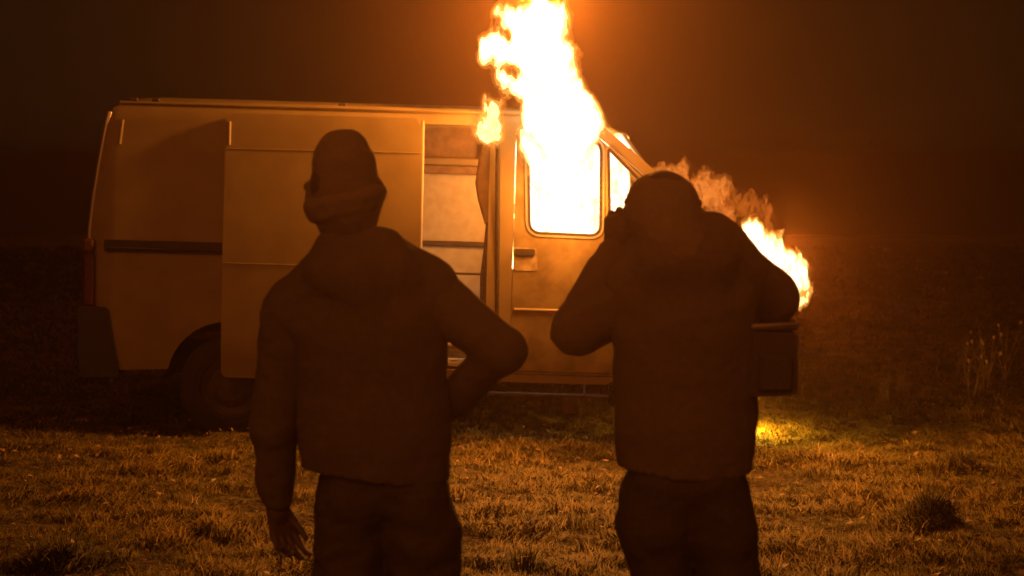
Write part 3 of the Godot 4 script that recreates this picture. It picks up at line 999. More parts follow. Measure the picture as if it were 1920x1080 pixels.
func build_fire() -> void:
	var veil := fire(Vector3(1.0, 0.32, 0.04), 1.1, 0.10)
	var outer := fire(Vector3(1.0, 0.42, 0.07), 1.8, 0.22)
	var body := fire(Vector3(1.0, 0.62, 0.2), 5.0, 0.45)
	var core := fire(Vector3(1.0, 0.82, 0.54), 6.0, 0.85)
	var heart := fire(Vector3(1.0, 0.9, 0.7), 6.5, 0.95)
	var rose := fire(Vector3(1.0, 0.21, 0.02), 0.75, 0.08)
	var rose2 := fire(Vector3(1.0, 0.29, 0.045), 1.3, 0.16)
	# great flame out of the cab window and up over the roof
	var big := flame("cab_flame", "tall white-hot flame bursting from the cab window above the roof", Vector3(-0.38, 1.05, -11.45), Vector3(0.78, 3.0, -9.95), 0.0135, [
		[Vector3(0.359, 1.136, -10.820), Vector3(0.349, 1.663, -10.780), 0.34, 0.33], [Vector3(0.349, 1.663, -10.780), Vector3(0.326, 1.904, -10.600), 0.30, 0.25, 0.12], [Vector3(0.330, 1.767, -10.620), Vector3(0.301, 2.000, -10.330), 0.19, 0.205, 0.1],
		[Vector3(0.301, 2.000, -10.330), Vector3(0.253, 2.216, -10.330), 0.2, 0.155], [Vector3(0.253, 2.216, -10.330), Vector3(0.180, 2.449, -10.360), 0.145, 0.125], [Vector3(0.180, 2.449, -10.360), Vector3(0.167, 2.608, -10.400), 0.125, 0.135],
		[Vector3(0.284, 2.133, -10.330), Vector3(0.329, 2.435, -10.400), 0.12, 0.06], [Vector3(0.084, 2.601, -10.400), Vector3(-0.007, 2.653, -10.420), 0.12, 0.06], [Vector3(0.268, 2.618, -10.400), Vector3(0.334, 2.751, -10.400), 0.08, 0.02], [Vector3(0.167, 2.635, -10.400), Vector3(0.144, 2.794, -10.400), 0.09, 0.025],
		[Vector3(0.084, 2.393, -10.360), Vector3(-0.101, 2.462, -10.400), 0.06, 0.08], [Vector3(0.067, 2.216, -10.340), Vector3(-0.067, 2.283, -10.360), 0.05, 0.028], [Vector3(0.458, 1.987, -10.500), Vector3(0.386, 2.152, -10.400), 0.09, 0.06], [Vector3(0.619, 1.415, -10.900), Vector3(0.636, 1.768, -10.900), 0.16, 0.14]],
		0.10, 4.0, [[0.034, "flame_veil", veil], [0.018, "flame_sheath", outer], [0.004, "flame_body", body], [-0.014, "flame_core", core], [-0.045, "flame_heart", heart]], 31)
	lamp(Vector3(0.18, 2.70, -10.31), 29.0, 0.14, big)
	lamp(Vector3(0.36, 1.55, -10.22), 1.7, 0.16, big)
	lamp(Vector3(0.25, 1.72, -11.75), 2.1, 0.18, big)
	# small flame at the top of the side door opening
	var small := flame("door_flame", "small pale flame licking the top of the open side door", Vector3(-0.303, 1.767, -10.400), Vector3(0.032, 2.248, -10.000), 0.008, [
		[Vector3(-0.177, 1.933, -10.300), Vector3(-0.107, 1.933, -10.300), 0.045, 0.05, 0.03], [Vector3(-0.143, 1.966, -10.300), Vector3(-0.133, 2.072, -10.300), 0.055, 0.04, 0.03], [Vector3(-0.160, 2.075, -10.300), Vector3(-0.170, 2.165, -10.300), 0.028, 0.012, 0.03], [Vector3(-0.117, 1.982, -10.300), Vector3(-0.087, 2.098, -10.300), 0.03, 0.014, 0.03]],
		0.06, 6.5, [[0.022, "flame_veil", veil], [0.006, "flame_sheath", outer], [-0.010, "flame_body", body]], 57)
	lamp(Vector3(-0.171, 2.012, -10.180), 0.7, 0.04, small)
	# flames running down the bonnet
	var nose := flame("bonnet_flame", "bright streaming flame at the nose of the van beside the right shoulder", Vector3(1.539, 0.610, -11.500), Vector3(2.031, 1.491, -10.700), 0.009, [
		[Vector3(1.907, 0.838, -10.750), Vector3(1.883, 0.993, -10.850), 0.03, 0.06, 0.03], [Vector3(1.897, 0.986, -10.950), Vector3(1.710, 1.165, -10.950), 0.07, 0.095, 0.03], [Vector3(1.710, 1.165, -10.950), Vector3(1.565, 1.319, -11.000), 0.08, 0.04, 0.03], [Vector3(1.771, 1.126, -11.000), Vector3(1.951, 1.055, -11.000), 0.07, 0.03, 0.03],
		[Vector3(1.660, 1.193, -11.100), Vector3(1.544, 1.247, -11.100), 0.04, 0.02, 0.02], [Vector3(1.732, 1.229, -11.100), Vector3(1.796, 1.287, -11.100), 0.05, 0.02, 0.02]],
		0.085, 5.5, [[0.02, "flame_veil", veil], [0.008, "flame_sheath", outer], [-0.006, "flame_body", body], [-0.024, "flame_core", core]], 71)
	lamp(Vector3(1.784, 1.140, -10.750), 2.6, 0.08, nose)
	lamp(Vector3(1.3, 1.0, -12.0), 2.6, 0.12, nose)
	flame("bonnet_flame", "faint rosy wisp of flame above the collar of the right person", Vector3(0.830, 1.131, -11.600), Vector3(1.606, 2.046, -10.800), 0.009, [
		[Vector3(1.426, 1.377, -11.200), Vector3(1.337, 1.570, -11.200), 0.06, 0.09, 0.03], [Vector3(1.337, 1.544, -11.200), Vector3(1.154, 1.678, -11.200), 0.09, 0.05, 0.03], [Vector3(1.351, 1.559, -11.200), Vector3(1.343, 1.668, -11.200), 0.05, 0.02, 0.03], [Vector3(1.180, 1.660, -11.200), Vector3(0.998, 1.675, -11.200), 0.045, 0.035, 0.03], [Vector3(1.424, 1.552, -11.200), Vector3(1.423, 1.624, -11.200), 0.02, 0.012, 0.01]],
		0.11, 8.0, [[0.008, "flame_veil", rose], [-0.008, "flame_sheath", rose], [-0.024, "flame_body", rose2]], 83)
	flame("bonnet_flame", "dull red wisp of flame between the rosy wisp and the bright nose flame", Vector3(1.359, 1.093, -11.600), Vector3(1.836, 1.733, -10.900), 0.009, [
		[Vector3(1.692, 1.290, -11.200), Vector3(1.607, 1.443, -11.200), 0.07, 0.075, 0.03], [Vector3(1.618, 1.425, -11.200), Vector3(1.454, 1.508, -11.200), 0.05, 0.03, 0.03], [Vector3(1.691, 1.388, -11.200), Vector3(1.643, 1.508, -11.200), 0.05, 0.025, 0.03], [Vector3(1.462, 1.414, -11.200), Vector3(1.476, 1.479, -11.200), 0.02, 0.012, 0.01]],
		0.11, 8.0, [[0.006, "flame_veil", rose], [-0.012, "flame_sheath", rose]], 97)
	# burning drips on the grass under the front bumper
	var low := flame("ground_flame", "low yellow flame on the grass under the front of the van", Vector3(1.433, -0.173, -11.200), Vector3(1.649, 0.346, -10.500), 0.009, [
		[Vector3(1.512, 0.013, -10.850), Vector3(1.536, 0.102, -10.850), 0.06, 0.045, 0.03], [Vector3(1.536, 0.102, -10.850), Vector3(1.563, 0.192, -10.850), 0.04, 0.015, 0.03]],
		0.04, 6.5, [[0.014, "flame_veil", veil], [0.002, "flame_sheath", outer], [-0.012, "flame_body", body]], 103)
	lamp(Vector3(1.582, 0.148, -10.980), 1.7, 0.03, low, lin(1.0, 0.5, 0.03))

# ================================================================ people
func hand(g: Shape, wrist: Vector3, along: Vector3, back: Vector3, thumb: Vector3, curl: Array, size := 1.0) -> void:   # along: towards the fingers; back: out of the back of the hand; thumb: the thumb's side
	along = along.normalized()
	back = (back - along * back.dot(along)).normalized()
	thumb = (thumb - along * thumb.dot(along) - back * thumb.dot(back)).normalized()
	var b := []
	var lengths := [[0.044, 0.026, 0.021], [0.049, 0.030, 0.022], [0.045, 0.028, 0.021], [0.035, 0.021, 0.018]]
	for i in 4:
		var off := thumb * (0.030 - 0.0195 * i) * size
		var knuckle := wrist + along * (0.088 - 0.004 * absf(i - 1.0)) * size + off
		b.append([wrist + off * 0.55 + along * 0.012, knuckle, 0.0135 * size, 0.0112 * size, 0.012])
		var dir := (along + off.normalized() * 0.08 * (1.0 if i != 1 else 0.0)).normalized()
		var p := knuckle
		for j in 3:
			dir = dir.rotated(back.cross(along).normalized(), curl[i] * [0.8, 1.0, 0.7][j])
			var q: Vector3 = p + dir * lengths[i][j] * size
			b.append([p, q, (0.0098 - 0.0009 * j) * size, (0.0092 - 0.0009 * j) * size, 0.004])
			p = q
	var t0 := wrist + along * 0.022 * size + thumb * 0.022 * size
	var d0 := (along * 1.2 + thumb * 0.45 - back * 0.4).normalized()
	var t1 := t0 + d0 * 0.036 * size
	var t2: Vector3 = t1 + (d0 + along * 0.4 - back * curl[4]).normalized() * 0.033 * size
	var t3: Vector3 = t2 + (d0 * 0.3 + along * 0.8 - back * curl[4] * 1.6).normalized() * 0.026 * size
	b.append([t0, t1, 0.0145 * size, 0.0115 * size, 0.012]); b.append([t1, t2, 0.0112 * size, 0.0102 * size, 0.005]); b.append([t2, t3, 0.0102 * size, 0.0085 * size, 0.005])
	b.append([wrist - along * 0.05, wrist + along * 0.02, 0.027 * size, 0.026 * size, 0.015])
	skin_of(g, b, 0.0032)

func skin_of(g: Shape, bones: Array, cell: float, folds := 0.0, sd := 1, hem = null, cut = null) -> void:
	var lo := Vector3.INF
	var hi := -Vector3.INF
	for b in bones:
		var r: float = maxf(b[2], b[3]) * (1.25 if b.size() < 6 else maxf(1.25, b[5])) + 0.03
		lo = lo.min(b[0] - Vector3.ONE * r).min(b[1] - Vector3.ONE * r)
		hi = hi.max(b[0] + Vector3.ONE * r).max(b[1] + Vector3.ONE * r)
	var f := Field.new(lo, hi, cell)
	for b in bones: f.bone(b[0], b[1], b[2], b[3], b[4] if b.size() > 4 else 0.02, b[5] if b.size() > 5 else 1.0)
	if folds > 0.0:
		var w := noise(7.0, 3, sd)
		w.domain_warp_enabled = true
		w.domain_warp_amplitude = 0.05
		w.domain_warp_frequency = 6.0
		f.ruffle(w, func(_y): return folds, Vector3(1.0, 1.35, 1.0), 0.05)
	if hem != null: f.above(hem)
	if cut != null: f.below(cut)
	f.skin(g)

func head(g: Shape, c: Vector3, up: Vector3, front: Vector3) -> void:   # c: middle of the skull
	up = up.normalized()
	front = (front - up * front.dot(up)).normalized()
	var right := front.cross(up).normalized()
	var at := func(x: float, y: float, z: float) -> Vector3: return c + right * x + up * y + front * z
	var b := [
		[at.call(0, 0.02, -0.03), at.call(0, 0.02, 0.035), 0.084, 0.078, 0.03], [at.call(0, -0.03, 0.0), at.call(0, -0.06, 0.045), 0.07, 0.056, 0.04],
		[at.call(0, -0.085, 0.065), at.call(0, -0.098, 0.072), 0.036, 0.03, 0.03], [at.call(0.045, -0.06, 0.02), at.call(0.02, -0.095, 0.07), 0.026, 0.022, 0.02], [at.call(-0.045, -0.06, 0.02), at.call(-0.02, -0.095, 0.07), 0.026, 0.022, 0.02],
		[at.call(0, 0.0, 0.098), at.call(0, -0.032, 0.112), 0.009, 0.014, 0.012], [at.call(0.014, -0.036, 0.1), at.call(-0.014, -0.036, 0.1), 0.009, 0.009, 0.008],
		[at.call(-0.04, 0.02, 0.086), at.call(0.04, 0.02, 0.086), 0.016, 0.016, 0.012], [at.call(-0.02, -0.064, 0.1), at.call(0.02, -0.064, 0.1), 0.008, 0.008, 0.006], [at.call(-0.018, -0.074, 0.099), at.call(0.018, -0.074, 0.099), 0.008, 0.008, 0.005],
		[at.call(0, -0.06, -0.02), at.call(0, -0.17, -0.02), 0.058, 0.062, 0.03]]
	for s in [-1.0, 1.0]:
		b.append([at.call(s * 0.078, 0.012, -0.004), at.call(s * 0.094, 0.02, -0.018), 0.012, 0.014, 0.008])
		b.append([at.call(s * 0.092, 0.02, -0.018), at.call(s * 0.082, -0.028, -0.002), 0.012, 0.008, 0.006])
		b.append([at.call(s * 0.032, 0.0, 0.078), at.call(s * 0.033, 0.0, 0.081), 0.0125, 0.0125, 0.004])
	skin_of(g, b, 0.0045)

func build_people() -> void:
	var flesh := plain(lin(0.12, 0.085, 0.06), 0.6)
	flesh.subsurf_scatter_enabled = true
	flesh.subsurf_scatter_strength = 0.1
	var navy := mottled(lin(0.125, 0.1, 0.075), lin(0.15, 0.12, 0.09), 0.95, 0.03, 2.0, 41, 0.06)
	var brown := mottled(lin(0.165, 0.13, 0.095), lin(0.19, 0.15, 0.11), 0.95, 0.03, 2.0, 43, 0.06)
	var denim := mottled(lin(0.075, 0.06, 0.046), lin(0.09, 0.073, 0.057), 0.95, 0.05, 3.0, 47, 0.1)
	var wool := mottled(lin(0.22, 0.175, 0.13), lin(0.3, 0.24, 0.18), 0.98, 0.08, 4.0, 53, 0.3)
	var leather := plain(lin(0.02, 0.014, 0.01), 0.5)
	var hair := plain(lin(0.2, 0.15, 0.11), 0.9)
	var hooded := mottled(lin(0.24, 0.19, 0.14), lin(0.27, 0.21, 0.16), 0.95, 0.03, 2.0, 45, 0.06)
	var sole := plain(lin(0.012, 0.011, 0.01), 0.8)

	# ---- left person: one hand on the hip
	var px := -0.372
	var p := thing("person", "person in knitted hat and hooded jacket, right hand on hip, left arm hanging", "person", Vector3(px, ground_height(px, -4.4), -4.4))
	var g := Shape.new()
	skin_of(g, [[Vector3(-0.017, 1.380, 0.000), Vector3(-0.004, 1.177, 0.000), 0.15, 0.15, 0.03, 0.6], [Vector3(-0.004, 1.177, 0.000), Vector3(0.002, 0.915, 0.000), 0.15, 0.14, 0.03, 0.65], [Vector3(-0.067, 1.508, -0.010), Vector3(-0.048, 1.408, 0.000), 0.058, 0.07, 0.04], [Vector3(-0.218, 1.336, 0.000), Vector3(0.170, 1.408, 0.000), 0.06, 0.06, 0.05],
		[Vector3(-0.225, 1.336, 0.000), Vector3(-0.271, 1.044, -0.020), 0.052, 0.042], [Vector3(-0.271, 1.044, -0.020), Vector3(-0.272, 0.817, -0.050), 0.04, 0.028], [Vector3(0.163, 1.401, 0.000), Vector3(0.349, 1.258, 0.050), 0.052, 0.042], [Vector3(0.349, 1.258, 0.050), Vector3(0.197, 1.104, -0.090), 0.04, 0.028],
		[Vector3(-0.078, 0.857, 0.000), Vector3(-0.071, 0.366, -0.010), 0.08, 0.055], [Vector3(-0.071, 0.366, -0.010), Vector3(-0.075, 0.048, 0.020), 0.052, 0.04], [Vector3(0.110, 0.857, 0.000), Vector3(0.122, 0.366, -0.010), 0.08, 0.055], [Vector3(0.122, 0.366, -0.010), Vector3(0.130, 0.048, 0.020), 0.052, 0.04]], 0.014)
	head(g, Vector3(-0.076, 1.677, -0.010), Vector3(-0.06, 1, 0), Vector3(0.15, -0.02, -1))
	hand(g, Vector3(-0.275, 0.817, -0.050), Vector3(0.22, -1, -0.05), Vector3(-0.5, 0, -0.85), Vector3(0.85, 0, -0.5), [0.55, 0.65, 0.75, 0.85, 0.6], 1.02)
	hand(g, Vector3(0.209, 1.112, -0.075), Vector3(-0.75, -0.35, -0.6), Vector3(0.35, 0.3, -0.9), Vector3(0, 1, 0.3), [0.5, 0.5, 0.55, 0.55, 0.4])
	piece("body", g, flesh, p)
	g = Shape.new()
	var hem1 := func(x: float, _z: float) -> float: return 0.915 - 0.012 * sin(x * 9.0) - 0.03 * clampf(x, -0.2, 0.2)
	skin_of(g, [[Vector3(-0.020, 1.336, 0.000), Vector3(-0.006, 1.177, 0.000), 0.1944, 0.1916, 0.05, 0.66], [Vector3(-0.006, 1.177, 0.000), Vector3(-0.000, 1.032, 0.000), 0.1916, 0.1973, 0.05, 0.7], [Vector3(-0.000, 1.032, 0.000), Vector3(0.011, 0.798, 0.000), 0.2016, 0.1944, 0.05, 0.72],
		[Vector3(-0.016, 1.402, 0.010), Vector3(-0.016, 1.323, 0.010), 0.1715, 0.2001, 0.06, 0.7], [Vector3(-0.203, 1.351, 0.000), Vector3(0.141, 1.408, 0.000), 0.0801, 0.0801, 0.06], [Vector3(-0.103, 1.481, 0.020), Vector3(-0.215, 1.362, 0.000), 0.0600, 0.0772, 0.05], [Vector3(0.032, 1.516, 0.020), Vector3(0.150, 1.423, 0.000), 0.0457, 0.0658, 0.05],
		[Vector3(-0.087, 1.508, 0.030), Vector3(0.027, 1.516, 0.030), 0.0572, 0.0543, 0.04], [Vector3(-0.120, 1.464, 0.090), Vector3(0.069, 1.478, 0.090), 0.0543, 0.0543, 0.05], [Vector3(-0.103, 1.528, 0.040), Vector3(0.036, 1.531, 0.040), 0.0429, 0.0429, 0.03], [Vector3(-0.093, 1.506, -0.050), Vector3(0.002, 1.509, -0.050), 0.0372, 0.0372, 0.03], [Vector3(-0.037, 1.445, 0.110), Vector3(-0.006, 1.368, 0.120), 0.0629, 0.0343, 0.05]], 0.0115, 0.008, 61, hem1)
	var sl := [[Vector3(-0.222, 1.334, 0.000), Vector3(-0.273, 1.044, -0.020), 0.0829, 0.0672, 0.03], [Vector3(-0.273, 1.044, -0.020), Vector3(-0.274, 0.885, -0.045), 0.0658, 0.0515, 0.02], [Vector3(-0.274, 0.892, -0.045), Vector3(-0.270, 0.839, -0.050), 0.0515, 0.0429, 0.02]]
	skin_of(g, sl, 0.0095, 0.008, 62)
	skin_of(g, [[Vector3(0.158, 1.397, 0.000), Vector3(0.346, 1.261, 0.050), 0.0815, 0.0629, 0.03], [Vector3(0.346, 1.258, 0.050), Vector3(0.210, 1.104, -0.070), 0.0586, 0.0486, 0.02]], 0.0095, 0.008, 63)
	var jk := piece("jacket", g, navy, p)
	g = Shape.new()
	skin_of(g, [[Vector3(-0.052, 0.879, 0.000), Vector3(0.099, 0.879, 0.000), 0.0943, 0.0943, 0.05, 1.35], [Vector3(-0.070, 0.820, 0.000), Vector3(-0.073, 0.607, 0.000), 0.0986, 0.0943, 0.04, 1.25], [Vector3(-0.073, 0.607, 0.000), Vector3(-0.080, 0.337, -0.010), 0.0943, 0.0801, 0.03], [Vector3(-0.080, 0.337, -0.010), Vector3(-0.082, 0.018, 0.020), 0.0772, 0.0686, 0.02],
		[Vector3(0.110, 0.828, 0.000), Vector3(0.134, 0.740, 0.000), 0.0943, 0.1001, 0.04, 1.25], [Vector3(0.134, 0.740, 0.000), Vector3(0.137, 0.337, -0.010), 0.1001, 0.0801, 0.03], [Vector3(0.137, 0.337, -0.010), Vector3(0.140, 0.018, 0.020), 0.0772, 0.0686, 0.02]], 0.0125, 0.014, 67, func(_x, _z): return 0.05)
	piece("trousers", g, denim, p)
	g = Shape.new()
	skin_of(g, [[Vector3(-0.076, 1.746, -0.000), Vector3(-0.076, 1.687, -0.000), 0.0858, 0.0829, 0.02, 1.25], [Vector3(-0.106, 1.805, 0.000), Vector3(-0.054, 1.817, 0.000), 0.0229, 0.0229, 0.04], [Vector3(-0.072, 1.677, 0.000), Vector3(-0.071, 1.631, 0.010), 0.0858, 0.0786, 0.03, 1.2], [Vector3(-0.156, 1.686, 0.010), Vector3(-0.154, 1.655, 0.010), 0.0243, 0.0272, 0.012], [Vector3(-0.153, 1.655, 0.000), Vector3(-0.144, 1.620, 0.000), 0.0286, 0.0286, 0.012], [Vector3(0.005, 1.677, 0.000), Vector3(-0.005, 1.632, 0.000), 0.0314, 0.0272, 0.012]], 0.0065, 0.006, 71, func(x, _z): return 1.603 + 0.12 * (x - -0.080))
	var roll := []
	for i in 25:
		var a := TAU * i / 24.0
		roll.append([cos(a), sin(a)])
	var band := []
	for i in 24:
		var u: Array = roll[i]
		var w: Array = roll[i + 1]
		band.append([Vector3(-0.073, 1.657, 0.000) + Vector3(u[0] * 0.0843, 0.22 * u[0] * 0.0843, u[1] * 0.0943), Vector3(-0.073, 1.657, 0.000) + Vector3(w[0] * 0.0843, 0.22 * w[0] * 0.0843, w[1] * 0.0943), 0.0229, 0.0229, 0.012])
		band.append([Vector3(-0.074, 1.632, 0.000) + Vector3(u[0] * 0.0772, 0.22 * u[0] * 0.0772, u[1] * 0.0886), Vector3(-0.074, 1.632, 0.000) + Vector3(w[0] * 0.0772, 0.22 * w[0] * 0.0772, w[1] * 0.0886), 0.0214, 0.0214, 0.012])
	skin_of(g, band, 0.0065, 0.006, 74)
	piece("knitted_hat", g, wool, p)
	g = Shape.new()
	skin_of(g, [[Vector3(-0.082, 1.631, 0.045), Vector3(-0.060, 1.610, 0.050), 0.0600, 0.0543, 0.03], [Vector3(-0.149, 1.637, 0.000), Vector3(-0.119, 1.592, 0.020), 0.0329, 0.0286, 0.03], [Vector3(0.004, 1.680, 0.000), Vector3(-0.011, 1.610, 0.020), 0.0314, 0.0257, 0.03], [Vector3(-0.098, 1.581, 0.030), Vector3(-0.027, 1.584, 0.030), 0.0343, 0.0343, 0.03]], 0.0065, 0.008, 73)
	piece("hair", g, hair, p)
	for x in [652.0, 801.0]:
		g = Shape.new()
		var q := Vector3((x - 700.0) / 3078.0 * 4.4, 0.0, 0.02)
		skin_of(g, [[q + Vector3(0, 0.12, 0.02), q + Vector3(0, 0.05, 0.03), 0.055, 0.05, 0.02], [q + Vector3(0, 0.05, 0.03), q + Vector3(0, 0.04, -0.14), 0.048, 0.042, 0.03]], 0.009, 0.0, 1, func(_a, _b): return 0.004)
		var boot := piece("boot", g, leather, p)
		g = Shape.new()
		g.box(q + Vector3(0, 0.008, -0.06), Vector3(0.095, 0.02, 0.29), 0.008)
		piece("sole", g, sole, boot)

	# ---- right person: both hands raised to the face
	px = 0.472
	p = thing("person", "person in dark jacket with elbows out and hands raised to the face", "person", Vector3(px, ground_height(px, -4.4), -4.4))
	g = Shape.new()
	skin_of(g, [[Vector3(-0.007, 1.380, 0.000), Vector3(-0.006, 1.177, 0.000), 0.14, 0.14, 0.03, 0.6], [Vector3(-0.006, 1.177, 0.000), Vector3(-0.001, 0.915, 0.000), 0.14, 0.135, 0.03, 0.65], [Vector3(-0.048, 1.530, 0.000), Vector3(-0.029, 1.423, 0.000), 0.06, 0.07, 0.04], [Vector3(-0.155, 1.408, 0.000), Vector3(0.139, 1.437, 0.000), 0.06, 0.06, 0.05],
		[Vector3(-0.155, 1.394, 0.000), Vector3(-0.292, 1.282, -0.080), 0.055, 0.045], [Vector3(-0.292, 1.282, -0.080), Vector3(-0.186, 1.498, -0.200), 0.042, 0.029], [Vector3(0.131, 1.437, 0.000), Vector3(0.231, 1.370, -0.080), 0.055, 0.045], [Vector3(0.231, 1.370, -0.080), Vector3(0.043, 1.519, -0.240), 0.042, 0.029],
		[Vector3(-0.087, 0.842, 0.000), Vector3(-0.058, 0.366, -0.010), 0.075, 0.052], [Vector3(-0.058, 0.366, -0.010), Vector3(-0.054, 0.048, 0.020), 0.05, 0.04], [Vector3(0.087, 0.842, 0.000), Vector3(0.117, 0.366, -0.010), 0.075, 0.052], [Vector3(0.117, 0.366, -0.010), Vector3(0.128, 0.048, 0.020), 0.05, 0.04]], 0.014)
	head(g, Vector3(-0.067, 1.611, -0.040), Vector3(0, 1, -0.18), Vector3(-0.12, -0.2, -1))
	hand(g, Vector3(-0.186, 1.498, -0.200), Vector3(0.12, 0.9, -0.25), Vector3(-0.5, 0.1, 0.9), Vector3(1, 0, -0.1), [0.75, 0.8, 0.85, 0.85, 0.5], 1.05)
	hand(g, Vector3(0.047, 1.514, -0.240), Vector3(-0.5, 0.8, -0.1), Vector3(0.6, 0.1, 0.6), Vector3(-0.6, 0.1, -0.5), [0.75, 0.8, 0.85, 0.85, 0.5], 1.05)
	piece("body", g, flesh, p)
	g = Shape.new()
	var hem2 := func(x: float, _z: float) -> float: return 0.912 - 0.012 * sin(x * 11.0 + 1.0)
	skin_of(g, [[Vector3(-0.006, 1.358, 0.000), Vector3(-0.004, 1.177, 0.000), 0.1873, 0.1844, 0.05, 0.7], [Vector3(-0.004, 1.177, 0.000), Vector3(-0.004, 1.032, 0.000), 0.1844, 0.1815, 0.05, 0.72], [Vector3(-0.004, 1.032, 0.000), Vector3(-0.003, 0.798, 0.000), 0.1815, 0.1773, 0.05, 0.75],
		[Vector3(-0.034, 1.452, 0.010), Vector3(-0.006, 1.337, 0.010), 0.1401, 0.1858, 0.06, 0.72], [Vector3(-0.119, 1.408, 0.000), Vector3(0.131, 1.437, 0.000), 0.0858, 0.0886, 0.06], [Vector3(-0.041, 1.510, 0.030), Vector3(0.067, 1.513, 0.030), 0.0829, 0.0886, 0.05], [Vector3(-0.093, 1.496, 0.020), Vector3(-0.134, 1.437, 0.000), 0.0643, 0.0743, 0.05],
		[Vector3(-0.086, 1.533, 0.050), Vector3(0.045, 1.547, 0.060), 0.0515, 0.0572, 0.04], [Vector3(-0.079, 1.472, 0.100), Vector3(0.054, 1.486, 0.100), 0.0600, 0.0600, 0.05]], 0.0115, 0.008, 81, hem2)
	skin_of(g, [[Vector3(-0.141, 1.387, 0.000), Vector3(-0.292, 1.288, -0.080), 0.0886, 0.0715, 0.03], [Vector3(-0.292, 1.288, -0.080), Vector3(-0.218, 1.426, -0.160), 0.0700, 0.0572, 0.02], [Vector3(-0.218, 1.426, -0.160), Vector3(-0.191, 1.490, -0.195), 0.0543, 0.0429, 0.02]], 0.0095, 0.008, 82)
	skin_of(g, [[Vector3(0.081, 1.497, 0.000), Vector3(0.228, 1.373, -0.080), 0.0886, 0.0786, 0.03], [Vector3(0.132, 1.423, 0.000), Vector3(0.228, 1.370, -0.080), 0.0801, 0.0772, 0.03], [Vector3(0.228, 1.370, -0.080), Vector3(0.060, 1.497, -0.230), 0.0686, 0.0457, 0.02]], 0.0095, 0.008, 83)
	jk = piece("jacket", g, brown, p)
	g = Shape.new()
	skin_of(g, [[Vector3(-0.071, 0.879, 0.000), Vector3(0.068, 0.879, 0.000), 0.0943, 0.0943, 0.05, 1.35], [Vector3(-0.085, 0.806, 0.000), Vector3(-0.085, 0.762, 0.000), 0.1001, 0.1029, 0.03, 1.25], [Vector3(-0.085, 0.762, 0.000), Vector3(-0.066, 0.614, 0.000), 0.1029, 0.0801, 0.02, 1.2], [Vector3(-0.066, 0.614, 0.000), Vector3(-0.052, 0.307, -0.010), 0.0801, 0.0743, 0.015], [Vector3(-0.052, 0.307, -0.010), Vector3(-0.050, 0.018, 0.020), 0.0743, 0.0658, 0.015],
		[Vector3(0.083, 0.806, 0.000), Vector3(0.098, 0.740, 0.000), 0.1001, 0.0972, 0.03, 1.25], [Vector3(0.098, 0.740, 0.000), Vector3(0.119, 0.614, 0.000), 0.0943, 0.0815, 0.02, 1.2], [Vector3(0.119, 0.614, 0.000), Vector3(0.130, 0.307, -0.010), 0.0815, 0.0743, 0.015], [Vector3(0.130, 0.307, -0.010), Vector3(0.132, 0.018, 0.020), 0.0743, 0.0658, 0.015]], 0.0115, 0.01, 87, func(_x, _z): return 0.05)
	piece("trousers", g, denim, p)
	g = Shape.new()
	skin_of(g, [[Vector3(-0.066, 1.625, -0.050), Vector3(-0.066, 1.605, -0.020), 0.0958, 0.0958, 0.02, 1.25], [Vector3(-0.065, 1.609, 0.000), Vector3(-0.044, 1.540, 0.060), 0.0915, 0.0743, 0.04, 1.1], [Vector3(-0.043, 1.533, 0.050), Vector3(-0.012, 1.498, 0.060), 0.0858, 0.0943, 0.06]], 0.0065, 0.007, 91, func(_x, z): return 1.437 - 1.6 * (z + 0.1))
	piece("hood", g, hooded, p)
	for x in [1248.0, 1371.0]:
		g = Shape.new()
		var q := Vector3((x - 1290.0) / 3078.0 * 4.4, 0.0, 0.02)
		skin_of(g, [[q + Vector3(0, 0.12, 0.02), q + Vector3(0, 0.05, 0.03), 0.055, 0.05, 0.02], [q + Vector3(0, 0.05, 0.03), q + Vector3(0, 0.04, -0.14), 0.048, 0.042, 0.03]], 0.009, 0.0, 1, func(_a, _b): return 0.004)
		var boot := piece("boot", g, leather, p)
		g = Shape.new()
		g.box(q + Vector3(0, 0.008, -0.06), Vector3(0.095, 0.02, 0.29), 0.008)
		piece("sole", g, sole, boot)

	# ---- shoulder bag at the right person's hip
	var bag_at: Vector3 = p.position + Vector3(0.227, 1.216, -0.020)
	var bag := thing("shoulder_bag", "dark boxy shoulder bag hanging at the right person's right hip", "bag", bag_at)
	var canvas := mottled(lin(0.1, 0.085, 0.07), lin(0.13, 0.11, 0.09), 0.85, 0.06, 3.0, 59, 0.1)
	g = Shape.new()
	g.prism(rounded([Vector2(-0.075, -0.095), Vector2(0.058, -0.09), Vector2(0.06, 0.078), Vector2(-0.075, 0.08)], 0.022), Transform3D(), 0.2)
	piece("bag_body", g, canvas, bag)
	g = Shape.new()
	g.box(Vector3(-0.006, 0.088, 0), Vector3(0.132, 0.014, 0.21), 0.006, Basis(Vector3.BACK, 0.03))
	var lid := piece("bag_lid", g, canvas, bag)
	g = Shape.new()
	g.tube([Vector3(-0.07, 0.094, -0.1), Vector3(0.058, 0.1, -0.1), Vector3(0.058, 0.1, 0.1), Vector3(-0.07, 0.094, 0.1)], [0.006, 0.006, 0.006, 0.006], 6)
	piece("lid_highlight", g, plain(lin(0.5, 0.45, 0.38), 0.5), lid)  # pale tube imitating the firelit line along the lid
	g = Shape.new()
	g.box(Vector3(0.0, -0.03, 0.106), Vector3(0.09, 0.1, 0.018), 0.008)
	piece("bag_pocket", g, canvas, bag)
	g = Shape.new()
